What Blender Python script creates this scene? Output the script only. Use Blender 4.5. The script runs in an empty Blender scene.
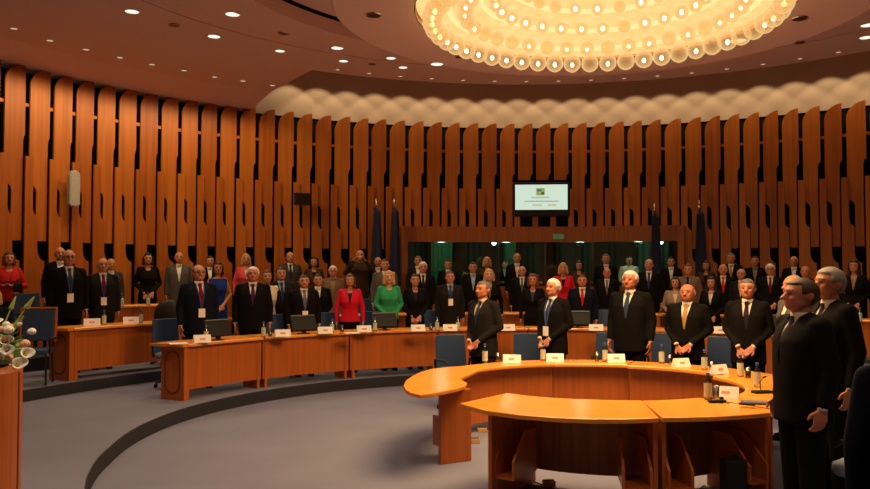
import bpy, bmesh, math, random
from mathutils import Vector, Matrix
from mathutils.bvhtree import BVHTree
random.seed(7)
PI = math.pi
S = bpy.context.scene
COL = S.collection

# ------------------------------------------------------------------ camera, world, exposure, main lights
FPX, PITCH, CAMZ = 807.0, 0.0357, 1.86
cd = bpy.data.cameras.new('camera'); cam = bpy.data.objects.new('camera', cd); COL.objects.link(cam)
cd.sensor_width = 36; cd.lens = FPX/870*36; cd.clip_start = .05; cd.clip_end = 200
cam.location = (0, 0, CAMZ); cam.rotation_euler = (PI/2+PITCH, 0, 0)
S.camera = cam
S.view_settings.view_transform = 'Standard'; S.view_settings.look = 'None'
S.view_settings.gamma = 1; S.view_settings.exposure = 0.5
S.cycles.max_bounces = 6; S.cycles.diffuse_bounces = 3; S.cycles.glossy_bounces = 3
S.cycles.transparent_max_bounces = 12; S.cycles.sample_clamp_indirect = 3
w = bpy.data.worlds.new('world'); S.world = w; w.use_nodes = True
w.node_tree.nodes['Background'].inputs[0].default_value = (.02, .012, .008, 1)
w.node_tree.nodes['Background'].inputs[1].default_value = .3

OX, OY = 1.73, 8.33            # centre of the round hall
T1, T2, T3 = .17, .33, .54     # floor levels of the three raised rings
def rad(d): return d*PI/180
def pol(r, a, z=0): return Vector((OX+r*math.sin(rad(a)), OY+r*math.cos(rad(a)), z))   # a in degrees, 0 = away from the camera

CHAND = (1.0, .60, .26); DOWN = (1.0, .72, .46)
P_CHAND, P_DOWN, P_BACK, P_LEFT, P_WASH = 310, 112, 60, 30, 33
def lamp(kind, name, loc, power, color, size=.1, spot=120, blend=.5, target=None):
    l = bpy.data.lights.new(name, kind); l.energy = power; l.color = color
    o = bpy.data.objects.new(name, l); COL.objects.link(o); o.location = loc
    if kind == 'AREA': l.shape = 'DISK'; l.size = size
    else: l.shadow_soft_size = size
    if kind == 'SPOT': l.spot_size = rad(spot); l.spot_blend = blend
    if target is not None:
        o.rotation_euler = (Vector(target)-Vector(loc)).to_track_quat('-Z', 'Y').to_euler()
    return o
lamp('AREA', 'chandelier_light', (OX, OY, 4.40), P_CHAND, CHAND, 3.0)

# ------------------------------------------------------------------ materials
def nodes(m):
    m.use_nodes = True; nt = m.node_tree
    return nt, nt.nodes['Principled BSDF']
def mat(name, col, rough=.6, metal=0, emit=None, es=0, spec=.5, noise=0, nscale=(20, 20, 20), bump=0, col2=None, detail=3, sheen=0):
    m = bpy.data.materials.new(name); nt, b = nodes(m)
    b.inputs['Base Color'].default_value = (*col, 1); b.inputs['Roughness'].default_value = rough
    b.inputs['Metallic'].default_value = metal; b.inputs['Specular IOR Level'].default_value = spec
    if sheen: b.inputs['Sheen Weight'].default_value = sheen
    if emit:
        b.inputs['Emission Color'].default_value = (*emit, 1); b.inputs['Emission Strength'].default_value = es
    if noise or bump or col2:
        tc = nt.nodes.new('ShaderNodeTexCoord'); mp = nt.nodes.new('ShaderNodeMapping'); mp.inputs['Scale'].default_value = nscale
        nz = nt.nodes.new('ShaderNodeTexNoise'); nz.inputs['Scale'].default_value = 1; nz.inputs['Detail'].default_value = detail
        nt.links.new(tc.outputs['Object'], mp.inputs[0]); nt.links.new(mp.outputs[0], nz.inputs['Vector'])
        rp = nt.nodes.new('ShaderNodeValToRGB'); c2 = col2 or tuple(max(0, c*(1-noise)) for c in col)
        rp.color_ramp.elements[0].position = .32; rp.color_ramp.elements[1].position = .68
        rp.color_ramp.elements[0].color = (*c2, 1); rp.color_ramp.elements[1].color = (*col, 1)
        nt.links.new(nz.outputs['Fac'], rp.inputs[0]); nt.links.new(rp.outputs[0], b.inputs['Base Color'])
        if bump:
            bp = nt.nodes.new('ShaderNodeBump'); bp.inputs['Strength'].default_value = bump; bp.inputs['Distance'].default_value = .01
            nt.links.new(nz.outputs['Fac'], bp.inputs['Height']); nt.links.new(bp.outputs[0], b.inputs['Normal'])
    return m
M = {}
M['carpet'] = mat('carpet', (.172, .178, .258), .95, noise=.12, nscale=(1.3, 1.3, 1.3), detail=9, bump=.1, spec=.1)
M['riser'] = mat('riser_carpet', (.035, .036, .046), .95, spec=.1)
M['panel'] = mat('wall_board_wood', (.48, .130, .016), .42, noise=.28, nscale=(14, 14, .5), spec=.35)
M['panel2'] = mat('wall_board_wood_darker', (.40, .098, .011), .42, noise=.3, nscale=(14, 14, .5), spec=.35)
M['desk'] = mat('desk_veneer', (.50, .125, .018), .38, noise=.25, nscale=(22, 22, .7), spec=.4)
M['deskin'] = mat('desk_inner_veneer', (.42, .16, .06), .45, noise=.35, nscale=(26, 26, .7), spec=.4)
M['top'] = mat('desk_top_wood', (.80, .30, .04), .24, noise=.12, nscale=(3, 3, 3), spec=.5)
M['lightwood'] = mat('pale_veneer', (.62, .36, .14), .4, noise=.15, nscale=(10, 10, 1))
M['groove'] = mat('groove_line', (.14, .035, .01), .6)
M['black'] = mat('black_cloth_wall', (.008, .007, .007), .95, spec=.1)
M['ceil'] = mat('ceiling_paint', (.78, .57, .48), .85, spec=.2)
M['disc'] = mat('ceiling_disc_paint', (.74, .56, .50), .8, spec=.2)
M['cream'] = mat('cream_plaster', (.53, .40, .30), .85, spec=.2, noise=.05, nscale=(1, 1, 1))
M['chair'] = mat('chair_blue_leather', (.028, .055, .12), .45, spec=.4)
M['chairseat'] = mat('chair_seat_fabric', (.20, .24, .33), .8)
M['plastic'] = mat('black_plastic', (.010, .010, .011), .55, spec=.3)
M['steel'] = mat('dark_metal', (.05, .05, .055), .3, metal=.8)
M['chrome'] = mat('chrome', (.7, .7, .7), .18, metal=1)
M['brass'] = mat('brass', (.8, .5, .2), .25, metal=1)
M['white'] = mat('white_card', (.85, .82, .78), .7)
M['paper'] = mat('white_paper', (.8, .78, .75), .8)
M['red'] = mat('red_print', (.7, .28, .26), .7)
M['dkprint'] = mat('dark_print', (.08, .07, .1), .7)
M['cap'] = mat('blue_cap', (.03, .12, .5), .4)
M['label'] = mat('green_label', (.50, .56, .42), .6)
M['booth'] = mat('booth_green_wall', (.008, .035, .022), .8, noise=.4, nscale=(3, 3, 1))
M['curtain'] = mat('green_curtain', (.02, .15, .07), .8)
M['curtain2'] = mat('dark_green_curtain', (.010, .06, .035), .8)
M['dark'] = mat('dark_room', (.012, .02, .016), .9)
M['screw'] = mat('grille', (.42, .38, .33), .7, noise=.3, nscale=(60, 60, 60))
def glassy(name, tint=(1, 1, 1), tr=.8, rough=.05):
    m = bpy.data.materials.new(name); m.use_nodes = True; nt = m.node_tree; nt.nodes.clear()
    o = nt.nodes.new('ShaderNodeOutputMaterial'); mx = nt.nodes.new('ShaderNodeMixShader')
    t = nt.nodes.new('ShaderNodeBsdfTransparent'); g = nt.nodes.new('ShaderNodeBsdfGlossy')
    fr = nt.nodes.new('ShaderNodeFresnel'); fr.inputs[0].default_value = 1.5
    ad = nt.nodes.new('ShaderNodeMath'); ad.operation = 'ADD'; ad.inputs[1].default_value = 1-tr
    nt.links.new(fr.outputs[0], ad.inputs[0]); nt.links.new(ad.outputs[0], mx.inputs[0])
    t.inputs[0].default_value = (*tint, 1); g.inputs['Roughness'].default_value = rough
    nt.links.new(t.outputs[0], mx.inputs[1]); nt.links.new(g.outputs[0], mx.inputs[2]); nt.links.new(mx.outputs[0], o.inputs[0])
    return m
M['glass'] = glassy('booth_glass', (.85, .95, .9), .97, .02)
M['clear'] = glassy('clear_plastic', (.95, .97, .95), .86, .15)
def emis(name, col, st):
    m = bpy.data.materials.new(name); m.use_nodes = True; nt = m.node_tree; nt.nodes.clear()
    o = nt.nodes.new('ShaderNodeOutputMaterial'); e = nt.nodes.new('ShaderNodeEmission')
    e.inputs[0].default_value = (*col, 1); e.inputs[1].default_value = st; nt.links.new(e.outputs[0], o.inputs[0]); return m
M['bulb'] = emis('lit_bulb', (1, .88, .6), 5)
M['downlight'] = emis('lit_downlight', (1, .90, .74), .85)
M['downsmall'] = emis('lit_small_downlight', (1, .70, .48), .42)
M['flash'] = emis('lit_spot', (.75, .95, 1), 6)
M['offlight'] = mat('unlit_lamp_glass', (.05, .03, .025), .3)
def globe_mat():
    m = bpy.data.materials.new('amber_globe_glass'); m.use_nodes = True; nt = m.node_tree; nt.nodes.clear()
    o = nt.nodes.new('ShaderNodeOutputMaterial')
    t = nt.nodes.new('ShaderNodeBsdfTransparent'); t.inputs[0].default_value = (1, .86, .62, 1)
    g = nt.nodes.new('ShaderNodeBsdfGlossy'); g.inputs['Roughness'].default_value = .1
    e = nt.nodes.new('ShaderNodeEmission'); e.inputs[0].default_value = (1, .64, .27, 1); e.inputs[1].default_value = .72
    lw = nt.nodes.new('ShaderNodeLayerWeight'); lw.inputs[0].default_value = .38
    m1 = nt.nodes.new('ShaderNodeMixShader'); m1.inputs[0].default_value = .85
    m2 = nt.nodes.new('ShaderNodeMixShader')
    nt.links.new(g.outputs[0], m1.inputs[1]); nt.links.new(e.outputs[0], m1.inputs[2])
    ad = nt.nodes.new('ShaderNodeMath'); ad.operation = 'ADD'; ad.inputs[1].default_value = .18; ad.use_clamp = True
    nt.links.new(lw.outputs['Facing'], ad.inputs[0]); nt.links.new(ad.outputs[0], m2.inputs[0]); nt.links.new(t.outputs[0], m2.inputs[1]); nt.links.new(m1.outputs[0], m2.inputs[2])
    nt.links.new(m2.outputs[0], o.inputs[0]); return m
M['globe'] = globe_mat()
def glow_mat():
    m = bpy.data.materials.new('glowing_gold_glass'); m.use_nodes = True; nt = m.node_tree; nt.nodes.clear()
    o = nt.nodes.new('ShaderNodeOutputMaterial'); e = nt.nodes.new('ShaderNodeEmission')
    tc = nt.nodes.new('ShaderNodeTexCoord'); v = nt.nodes.new('ShaderNodeTexVoronoi'); v.inputs['Scale'].default_value = 7
    rp = nt.nodes.new('ShaderNodeValToRGB'); rp.color_ramp.elements[0].color = (1, .66, .27, 1); rp.color_ramp.elements[1].color = (1, .57, .20, 1)
    rp.color_ramp.elements[1].position = .6
    nt.links.new(tc.outputs['Object'], v.inputs['Vector']); nt.links.new(v.outputs['Distance'], rp.inputs[0])
    nt.links.new(rp.outputs[0], e.inputs[0]); e.inputs[1].default_value = .85; nt.links.new(e.outputs[0], o.inputs[0]); return m
M['glow'] = glow_mat()
M['glowband'] = emis('glowing_gold_band', (1, .66, .27), .95)

# ------------------------------------------------------------------ mesh helpers
class MB:
    def __init__(s): s.v = []; s.f = []
    def add(s, vs, fs):
        n = len(s.v); s.v += [Vector(p) for p in vs]; s.f += [tuple(i+n for i in f) for f in fs]; return s
    def box(s, c, d, rz=0, rx=0, ry=0):
        R = Matrix.Rotation(rz, 3, 'Z') @ Matrix.Rotation(ry, 3, 'Y') @ Matrix.Rotation(rx, 3, 'X'); c = Vector(c)
        vs = [c+R@Vector((x*d[0]/2, y*d[1]/2, z*d[2]/2)) for x in (-1, 1) for y in (-1, 1) for z in (-1, 1)]
        return s.add(vs, [(0, 1, 3, 2), (4, 6, 7, 5), (0, 4, 5, 1), (2, 3, 7, 6), (0, 2, 6, 4), (1, 5, 7, 3)])
    def prism(s, pts, z0, z1, T=None):
        n = len(pts); vs = [Vector((x, y, z0)) for x, y in pts]+[Vector((x, y, z1)) for x, y in pts]
        if T is not None: vs = [T@p for p in vs]
        fs = [tuple(range(n-1, -1, -1)), tuple(range(n, 2*n))]+[(i, (i+1) % n, (i+1) % n+n, i+n) for i in range(n)]
        return s.add(vs, fs)
    def polar(s, r0, r1, a0, a1, z0, z1, n=12, bev=0, pol=None):
        pol = pol or globals()['pol']
        prof = [(r0, z0), (r1, z0), (r1, z1-bev), (r1-bev, z1), (r0+bev, z1), (r0, z1-bev)] if bev else [(r0, z0), (r1, z0), (r1, z1), (r0, z1)]
        k = len(prof); vs = []
        for i in range(n+1):
            a = a0+(a1-a0)*i/n
            vs += [pol(r, a, z) for r, z in prof]
        fs = []
        for i in range(n):
            for j in range(k): fs.append((i*k+j, i*k+(j+1) % k, (i+1)*k+(j+1) % k, (i+1)*k+j))
        fs += [tuple(range(k-1, -1, -1)), tuple(n*k+j for j in range(k))]
        return s.add(vs, fs)
    def lathe(s, prof, n=24, c=(0, 0, 0), sx=1, sy=1, caps=True):
        c = Vector(c); k = len(prof); vs = []
        for r, z in prof:
            for i in range(n): a = 2*PI*i/n; vs.append(c+Vector((r*sx*math.cos(a), r*sy*math.sin(a), z)))
        fs = [(j*n+i, j*n+(i+1) % n, (j+1)*n+(i+1) % n, (j+1)*n+i) for j in range(k-1) for i in range(n)]
        if caps: fs += [tuple(range(n-1, -1, -1)), tuple((k-1)*n+i for i in range(n))]
        return s.add(vs, fs)
    def ell(s, c, r, n=16, m=10, rot=None):
        c = Vector(c); vs = [Vector((0, 0, -1))]
        for j in range(1, m):
            t = PI*j/m
            for i in range(n): a = 2*PI*i/n; vs.append(Vector((math.sin(t)*math.cos(a), math.sin(t)*math.sin(a), -math.cos(t))))
        vs.append(Vector((0, 0, 1)))
        out = []
        for p in vs:
            q = Vector((p.x*r[0], p.y*r[1], p.z*r[2])); q = rot@q if rot is not None else q; out.append(c+q)
        fs = [(0, 1+(i+1) % n, 1+i) for i in range(n)]
        fs += [(1+j*n+i, 1+j*n+(i+1) % n, 1+(j+1)*n+(i+1) % n, 1+(j+1)*n+i) for j in range(m-2) for i in range(n)]
        L = len(vs)-1; b = 1+(m-2)*n; fs += [(b+i, b+(i+1) % n, L) for i in range(n)]
        return s.add(out, fs)
    def cap(s, a, b, ra, rb, n=12):          # tapered capsule
        a = Vector(a); b = Vector(b); d = b-a; L = d.length
        if L < 1e-6: return s.ell(a, (ra, ra, ra), n, 8)
        q = d.to_track_quat('Z', 'Y').to_matrix(); prof = []
        for j in range(1, 4): t = PI/2*j/4; prof.append((ra*math.sin(t), -ra*math.cos(t)))
        prof += [(ra, 0), (rb, L)]
        for j in range(1, 4): t = PI/2*j/4; prof.append((rb*math.cos(t), L+rb*math.sin(t)))
        vs = [a+q@Vector((0, 0, -ra))]
        for r, z in prof:
            for i in range(n): t = 2*PI*i/n; vs.append(a+q@Vector((r*math.cos(t), r*math.sin(t), z)))
        vs.append(a+q@Vector((0, 0, L+rb))); k = len(prof)
        fs = [(0, 1+(i+1) % n, 1+i) for i in range(n)]
        fs += [(1+j*n+i, 1+j*n+(i+1) % n, 1+(j+1)*n+(i+1) % n, 1+(j+1)*n+i) for j in range(k-1) for i in range(n)]
        bb = 1+(k-1)*n; fs += [(bb+i, bb+(i+1) % n, len(vs)-1) for i in range(n)]
        return s.add(vs, fs)
    def tube(s, pts, r, n=8):
        for i in range(len(pts)-1): s.cap(pts[i], pts[i+1], r, r, n)
        return s
    def loft(s, secs, n=28, p=2.3):           # (z, rx, ry, cy) superellipse sections
        vs = []
        for z, rx, ry, cy in secs:
            for i in range(n):
                a = 2*PI*i/n; c, q = math.cos(a), math.sin(a)
                vs.append(Vector((rx*math.copysign(abs(c)**(2/p), c), cy+ry*math.copysign(abs(q)**(2/p), q), z)))
        k = len(secs)
        fs = [(j*n+i, j*n+(i+1) % n, (j+1)*n+(i+1) % n, (j+1)*n+i) for j in range(k-1) for i in range(n)]
        fs += [tuple(range(n-1, -1, -1)), tuple((k-1)*n+i for i in range(n))]
        return s.add(vs, fs)
    def mesh(s, name, off=(0, 0, 0), smooth=False):
        me = bpy.data.meshes.new(name); o = Vector(off)
        me.from_pydata([tuple(p-o) for p in s.v], [], s.f)
        bm = bmesh.new(); bm.from_mesh(me); bmesh.ops.recalc_face_normals(bm, faces=bm.faces); bm.to_mesh(me); bm.free()
        if smooth: me.polygons.foreach_set('use_smooth', [True]*len(me.polygons))
        me.update(); return me
    def build(s, name, m, parent=None, off=None, smooth=False, bevel=0):
        if off is None:
            off = Vector((0, 0, 0)); p = parent
            while p is not None: off = off+p.location; p = p.parent
        me = s.mesh(name, off, smooth); me.materials.append(M[m] if isinstance(m, str) else m)
        o = bpy.data.objects.new(name, me); COL.objects.link(o); o.parent = parent
        if parent is None: o.location = off
        if bevel: b = o.modifiers.new('bevel', 'BEVEL'); b.width = bevel; b.segments = 2; b.limit_method = 'ANGLE'
        return o
def tag(o, label, cat, group=None, kind=None):
    if label: o['label'] = label
    if cat: o['category'] = cat
    if group: o['group'] = group
    if kind: o['kind'] = kind
    return o
def thing(name, label, cat, loc=(0, 0, 0), rz=0, group=None):
    o = bpy.data.objects.new(name, None); COL.objects.link(o); o.location = loc; o.rotation_euler = (0, 0, rz); o.empty_display_size = .1
    return tag(o, label, cat, group)
def struct(o): o['kind'] = 'structure'; return o
def copy_tree(o, parent=None, loc=None, rz=None, label=None):
    c = o.copy(); COL.objects.link(c); c.parent = parent
    if loc is not None: c.location = loc
    if rz is not None: c.rotation_euler = (0, 0, rz)
    if label: c['label'] = label
    for ch in list(o.children): copy_tree(ch, c)
    return c
def at(px, py, z):                            # point of the horizontal plane z on the sight line of a photo point
    dv = py-244.5; c, s = math.cos(PITCH), math.sin(PITCH)
    dy, dz = -dv*c+FPX*s, FPX*c+dv*s; t = (z-CAMZ)/dy
    return Vector(((px-435)*t, dz*t, z))
def on_ring(px, R, ox=None, oy=None):         # far crossing of a sight line with a circle about the hall's centre
    ox = OX if ox is None else ox; oy = OY if oy is None else oy
    k = (px-435)/FPX; a = k*k+1; b = -2*(k*ox+oy); c = ox*ox+oy*oy-R*R
    D = max(0, b*b-4*a*c); Y = (-b+math.sqrt(D))/(2*a); return k*Y, Y
def z_at(py, Y):
    dv = py-244.5; c, s = math.cos(PITCH), math.sin(PITCH)
    return CAMZ+Y*(-dv*c+FPX*s)/(FPX*c+dv*s)
def az_of(x, y): return math.degrees(math.atan2(x-OX, y-OY))

# ------------------------------------------------------------------ floor, risers
RW = 10.71
WX, WY = 2.095, 8.99           # the panelled wall's own centre
def polw(r, a, z=0): return Vector((WX+r*math.sin(rad(a)), WY+r*math.cos(rad(a)), z))
def disc_floor(name, r0, r1, z, thick, m, n=96):
    b = MB()
    if r0 == 0: b.lathe([(r1, z-thick), (r1, z)], n, (OX, OY, 0))
    else: b.polar(r0, r1, -180, 180, z-thick, z, n)
    return b
struct(disc_floor('f', 0, 5.6, 0, .1, 'carpet').build('floor', 'carpet', off=Vector((0, 0, 0))))
# the inner step is slightly oval: radius follows the azimuth as measured
def step_r(a):
    a = (a+180) % 360-180
    pts = [(-180, 4.85), (-105, 4.88), (-94, 4.92), (-79, 5.10), (-70, 5.22), (-60, 5.33), (-47, 5.45), (-36, 5.54), (-24, 5.57), (20, 5.57), (60, 5.3), (100, 4.95), (180, 4.85)]
    for (a0, r0), (a1, r1) in zip(pts, pts[1:]):
        if a0 <= a <= a1: return r0+(r1-r0)*(a-a0)/(a1-a0)
def oval(rin, rout, z0, z1, n=144):
    b = MB(); vs = []
    for i in range(n):
        a = -180+360*i/n; ri = rin(a) if callable(rin) else rin
        vs += [pol(ri, a, z0), pol(rout, a, z0), pol(rout, a, z1), pol(ri, a, z1)]
    fs = [(i*4+j, i*4+(j+1) % 4, ((i+1) % n)*4+(j+1) % 4, ((i+1) % n)*4+j) for i in range(n) for j in range(4)]
    return b.add(vs, fs)
struct(oval(lambda a: step_r(a)+.004, 7.50, 0.001, T1).build('floor', 'carpet', off=Vector((0, 0, 0)))).name = 'floor_tier_inner'
struct(oval(7.504, 9.1, 0.001, T2).build('floor_tier_middle', 'carpet', off=Vector((0, 0, 0))))
struct(oval(9.104, 13.6, 0.001, T3).build('floor_tier_outer', 'carpet', off=Vector((0, 0, 0))))
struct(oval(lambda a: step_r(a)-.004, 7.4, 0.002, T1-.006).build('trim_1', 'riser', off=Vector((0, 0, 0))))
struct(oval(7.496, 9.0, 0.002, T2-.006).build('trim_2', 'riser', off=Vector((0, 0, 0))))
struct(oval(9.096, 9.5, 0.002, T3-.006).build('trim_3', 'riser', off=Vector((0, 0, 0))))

# ------------------------------------------------------------------ ceiling (stepped rings)
ZC = 5.6
def lathe_struct(name, prof, m, n=128, a0=None, a1=None):
    b = MB()
    if a0 is None: b.lathe(prof, n, (OX, OY, 0), caps=False)
    else:
        k = len(prof); vs = []
        for i in range(n+1): vs += [pol(r, a0+(a1-a0)*i/n, z) for r, z in prof]
        b.add(vs, [(i*k+j, i*k+j+1, (i+1)*k+j+1, (i+1)*k+j) for i in range(n) for j in range(k-1)])
    return struct(b.build(name, m, off=Vector((0, 0, 0)), smooth=False))
lathe_struct('ceiling_disc', [(1.95, 5.2), (1.95, 4.60), (2.78, 4.60), (2.80, 4.62), (2.80, 5.43), (4.17, 5.43)], 'disc')
lathe_struct('ceiling_slot', [(4.17, 5.43), (4.20, 5.43), (4.20, 5.385)], 'black')
lathe_struct('ceiling', [(4.20, 5.385), (4.20, 5.20), (6.28, 5.595), (6.28, 5.625), (6.33, 5.625), (6.33, 5.60), (7.55, 5.60), (7.55, 5.75)], 'ceil')
AOPEN = -32
lathe_struct('ceiling_left', [(7.55, 5.60), (9.6, 5.60)], 'ceil', 96, -180, AOPEN)
M['ceil2'] = mat('ceiling_slope_paint', (.78, .60, .56), .85, spec=.2)
lathe_struct('ceiling_slope', [(9.6, 5.60), (10.75, 5.45), (11.6, 5.45)], 'ceil2', 96, -180, AOPEN)
lathe_struct('ceiling_right', [(7.55, 5.60), (11.6, 5.60)], 'ceil', 60, 75, 180)
lathe_struct('ceiling_cove', [(6.9, 5.75), (7.2, 6.75), (11.6, 6.75)], 'ceil', 90, AOPEN-1, 76)
for k, a in enumerate((AOPEN, 75)):
    b = MB(); p0, p1 = pol(7.5, a), pol(11.4, a)
    b.add([(p0.x, p0.y, 5.6), (p1.x, p1.y, 5.6), (p1.x, p1.y, 6.8), (p0.x, p0.y, 6.8)], [(0, 1, 2, 3)])
    struct(b.build('ceiling_cove_end', 'ceil', off=Vector((0, 0, 0))))
struct(MB().lathe([(13.8, 6.9), (13.8, 7.0)], 48, (OX, OY, 0)).build('ceiling_slab', 'black', off=Vector((0, 0, 0))))

# ------------------------------------------------------------------ round wall: black backing, cream upper wall, boards
BPX = (402, 684)                              # booth opening, seen at its front
BA0, BA1 = [az_of(*on_ring(q, 10.72)) for q in BPX]
def azw(x, y): return math.degrees(math.atan2(x-WX, y-WY))
WB0, WB1 = [azw(*on_ring(q, RW, WX, WY)) for q in (BPX[0]+4, BPX[1]-4)]
wall = struct(MB().polar(RW, RW+.12, -178, WB0, 0.1, 5.42, 120, pol=polw).polar(RW, RW+.12, WB1, 182, 0.1, 5.42, 120, pol=polw)
              .polar(RW, RW+.12, WB0, WB1, 2.75, 5.42, 30, pol=polw).build('wall_back', 'black', off=Vector((0, 0, 0))))
struct(MB().polar(RW-.02, RW+.12, -178, 182, 5.42, 6.85, 200, pol=polw).build('wall_upper', 'cream', off=Vector((0, 0, 0))))
edge_px = [22.7,47.5,70,91.7,113.3,134.6,156.3,176.7,196.5,215.7,235.5,254.5,274,293,311.5,330.7,349.7,368,386,405,423.5,442,459.8,478.5,497,515,533,551,569,587.5,606,625,643,662,682.5,702.5,721.7,741,761,780,800.3,822,843.8,868]
RB = 10.51
edges = [azw(*on_ring(x, RB, WX, WY)) for x in edge_px]
edges = [edges[0]-2.6*k for k in (3, 2, 1)]+edges+[edges[-1]+2.4*k for k in range(1, 9)]
def board(b, outline, r, t):                  # outline in (azimuth, z); plate bent to the wall
    n = len(outline)
    vs = [polw(r, a, z) for a, z in outline]+[polw(r+t, a, z) for a, z in outline]
    b.add(vs, [tuple(range(n)), tuple(range(2*n-1, n-1, -1))]+[(i, i+n, (i+1) % n+n, (i+1) % n) for i in range(n)])
def arc(cx, cz, rx, rz, t0, t1, n=6): return [(cx+rx*math.cos(rad(t0+(t1-t0)*i/n)), cz+rz*math.sin(rad(t0+(t1-t0)*i/n))) for i in range(n+1)]
tv_az = [azw(*on_ring(q, RB, WX, WY)) for q in (514, 569)]
for i, e in enumerate(edges):
    p = (edges[i]-edges[i-1]) if i else 2.6
    inb = (WB0-.3 < e-.4*p < WB1+.6); zlow = 2.93 if inb else 2.43
    tvb = tv_az[0] < e-.4*p < tv_az[1]
    L, R_ = e-.8*p, e; st = .07 if e < -38 else .10 if e < -20 else .13
    o = [(R_, 5.50)]+arc(R_, 5.16, .80*p, .34, 90, 180, 9)[1:]+[(L, 3.42)]
    o += arc(L+.02, 3.28, .30*p, .14, 90, 0, 5)[1:]+[(L+.30*p, zlow), (R_-st*p, zlow)]
    o += [(R_-st*p, 4.12)]+arc(R_, 4.12, st*p, .15, 180, 90, 5)[1:]
    if tvb: o = [(R_, 5.50)]+arc(R_, 5.16, .80*p, .34, 90, 180, 9)[1:]+[(L, 4.12), (R_-.13*p, 4.12)]+arc(R_, 4.12, .13*p, .15, 180, 90, 5)[1:]
    b = MB(); board(b, o, RB, .035); b.build('upper_board', 'panel' if i % 3 else 'panel2', wall, off=Vector((0, 0, 0)))
    l, r = e-1.03*p, e-.72*p
    zt = 3.30 if tvb else 3.9
    o = [(l, zt), (r, zt), (r, 3.02)]+arc(r+.21*p, 3.02, .21*p, .16, 180, 270, 5)[1:]
    if inb: o += [(r+.21*p, 2.93), (l, 2.93)]; o = [q if q[1] >= 2.93 else (q[0], 2.93) for q in o]
    else: o += [(r+.21*p, 2.30)]+arc(r+.50*p, 2.30, .29*p, .22, 180, 270, 5)[1:]+[(r+.5*p, T3), (l, T3)]
    b = MB(); board(b, o, RB-.06, .035); b.build('lower_board', 'panel2' if (i+1) % 3 else 'panel', wall, off=Vector((0, 0, 0)))
b = MB()
for i in range(len(edges)-1): b.polar(RB+.03, RB+.06, edges[i], edges[i]+.6, 4.78, 4.84, 2, pol=polw)
b.build('board_rail', 'panel', wall, off=Vector((0, 0, 0)))
b = MB()
for i in range(62, 285, 3): board(b, [(i*1.0, T3), (i+2.2, T3), (i+2.2, 5.4), (i*1.0, 5.4)], RB, .035)
b.build('plain_boards', 'panel', wall, off=Vector((0, 0, 0)))

# ------------------------------------------------------------------ interpreters' booth behind glass
RF = 10.72
bt = thing('interpreter_booth', 'long interpreters booth with brown wooden frame let into the panelled wall', 'booth', pol(RF, 5, T3))
MB().polar(RF, RF+.42, BA0, BA1, 2.60, 2.90, 30).polar(RF, RF+.62, BA0, BA1, 2.9, 2.96, 30).build('fascia', 'panel2', bt)
MB().polar(RF, RF+.3, BA0, BA1, T3, 1.55, 30).build('parapet', 'panel2', bt)
for a in (BA0, BA1-.75): MB().polar(RF, RF+.35, a, a+.75, 1.55, 2.60, 2).build('frame_post', 'panel2', bt)
MB().polar(RF+.06, RF+.075, BA0+.7, BA1-.7, 1.55, 2.60, 30).build('glass_pane', 'glass', bt)
b = MB()
for a in (-1.2, 4.6, 10.5): b.polar(RF+.05, RF+.09, a, a+.12, 1.55, 2.60, 1)
b.build('mullion', 'steel', bt)
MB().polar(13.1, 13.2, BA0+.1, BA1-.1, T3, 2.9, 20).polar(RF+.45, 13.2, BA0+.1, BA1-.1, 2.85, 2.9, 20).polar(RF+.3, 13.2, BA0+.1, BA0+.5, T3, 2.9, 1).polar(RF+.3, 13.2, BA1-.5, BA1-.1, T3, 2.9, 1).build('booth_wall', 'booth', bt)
MB().polar(RF+.3, RF+.75, BA0, -1.3, 1.40, 1.44, 20).polar(RF+.3, RF+.75, -.9, 4.4, 1.62, 1.66, 10).polar(RF+.3, RF+.75, 5, 12, 1.62, 1.66, 10).polar(RF+.3, RF+.75, 13, BA1, 1.4, 1.44, 10).build('booth_desk', 'lightwood', bt)
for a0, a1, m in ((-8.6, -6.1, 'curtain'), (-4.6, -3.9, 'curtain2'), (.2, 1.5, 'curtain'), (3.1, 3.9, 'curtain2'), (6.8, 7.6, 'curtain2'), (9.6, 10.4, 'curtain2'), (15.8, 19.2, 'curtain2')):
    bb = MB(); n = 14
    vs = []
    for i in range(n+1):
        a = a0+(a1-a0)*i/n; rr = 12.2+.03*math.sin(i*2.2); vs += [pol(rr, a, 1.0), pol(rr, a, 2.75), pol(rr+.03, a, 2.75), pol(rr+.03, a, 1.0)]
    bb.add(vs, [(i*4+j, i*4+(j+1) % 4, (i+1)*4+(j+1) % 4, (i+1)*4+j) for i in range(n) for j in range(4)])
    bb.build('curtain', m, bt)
tag(MB().box(pol(RF-.02, 6.3, 2.72), (.26, .03, .12), -rad(6.3)).build('exit_sign', mat('sign_green', (.10, .22, .12), .5, emit=(.1, .25, .1), es=.15), off=pol(RF-.02, 6.3, 2.72), bevel=.005),
    'small dull green sign plate on the booth fascia below the screen', 'sign')
for k, (px, py) in enumerate(((494, 243), (661, 242))):  # glowing balls set where two bright spots show in the glass
    x, y = on_ring(px, 11.6); z = z_at(py, y)
    t = thing('booth_bright_spot', ('left', 'right')[k]+' one of the two bright bluish spots glowing behind the booth glass', 'lamp', (x, y, z))
    MB().ell((x, y, z), (.055, .055, .055), 12, 8).build('bulb', 'flash', t, smooth=True)
    MB().cap((x, y, z+.06), (x, y, z+.12), .03, .03).tube([(x, y, z+.12), (x, y, 2.84)], .008).build('stem', 'steel', t)
for a in (-8, 0, 9, 16): lamp('POINT', 'booth_fill', pol(11.3, a, 2.6), 7, (.75, 1, .8), .1)  # unseen point lights added to brighten the booth interior

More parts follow.
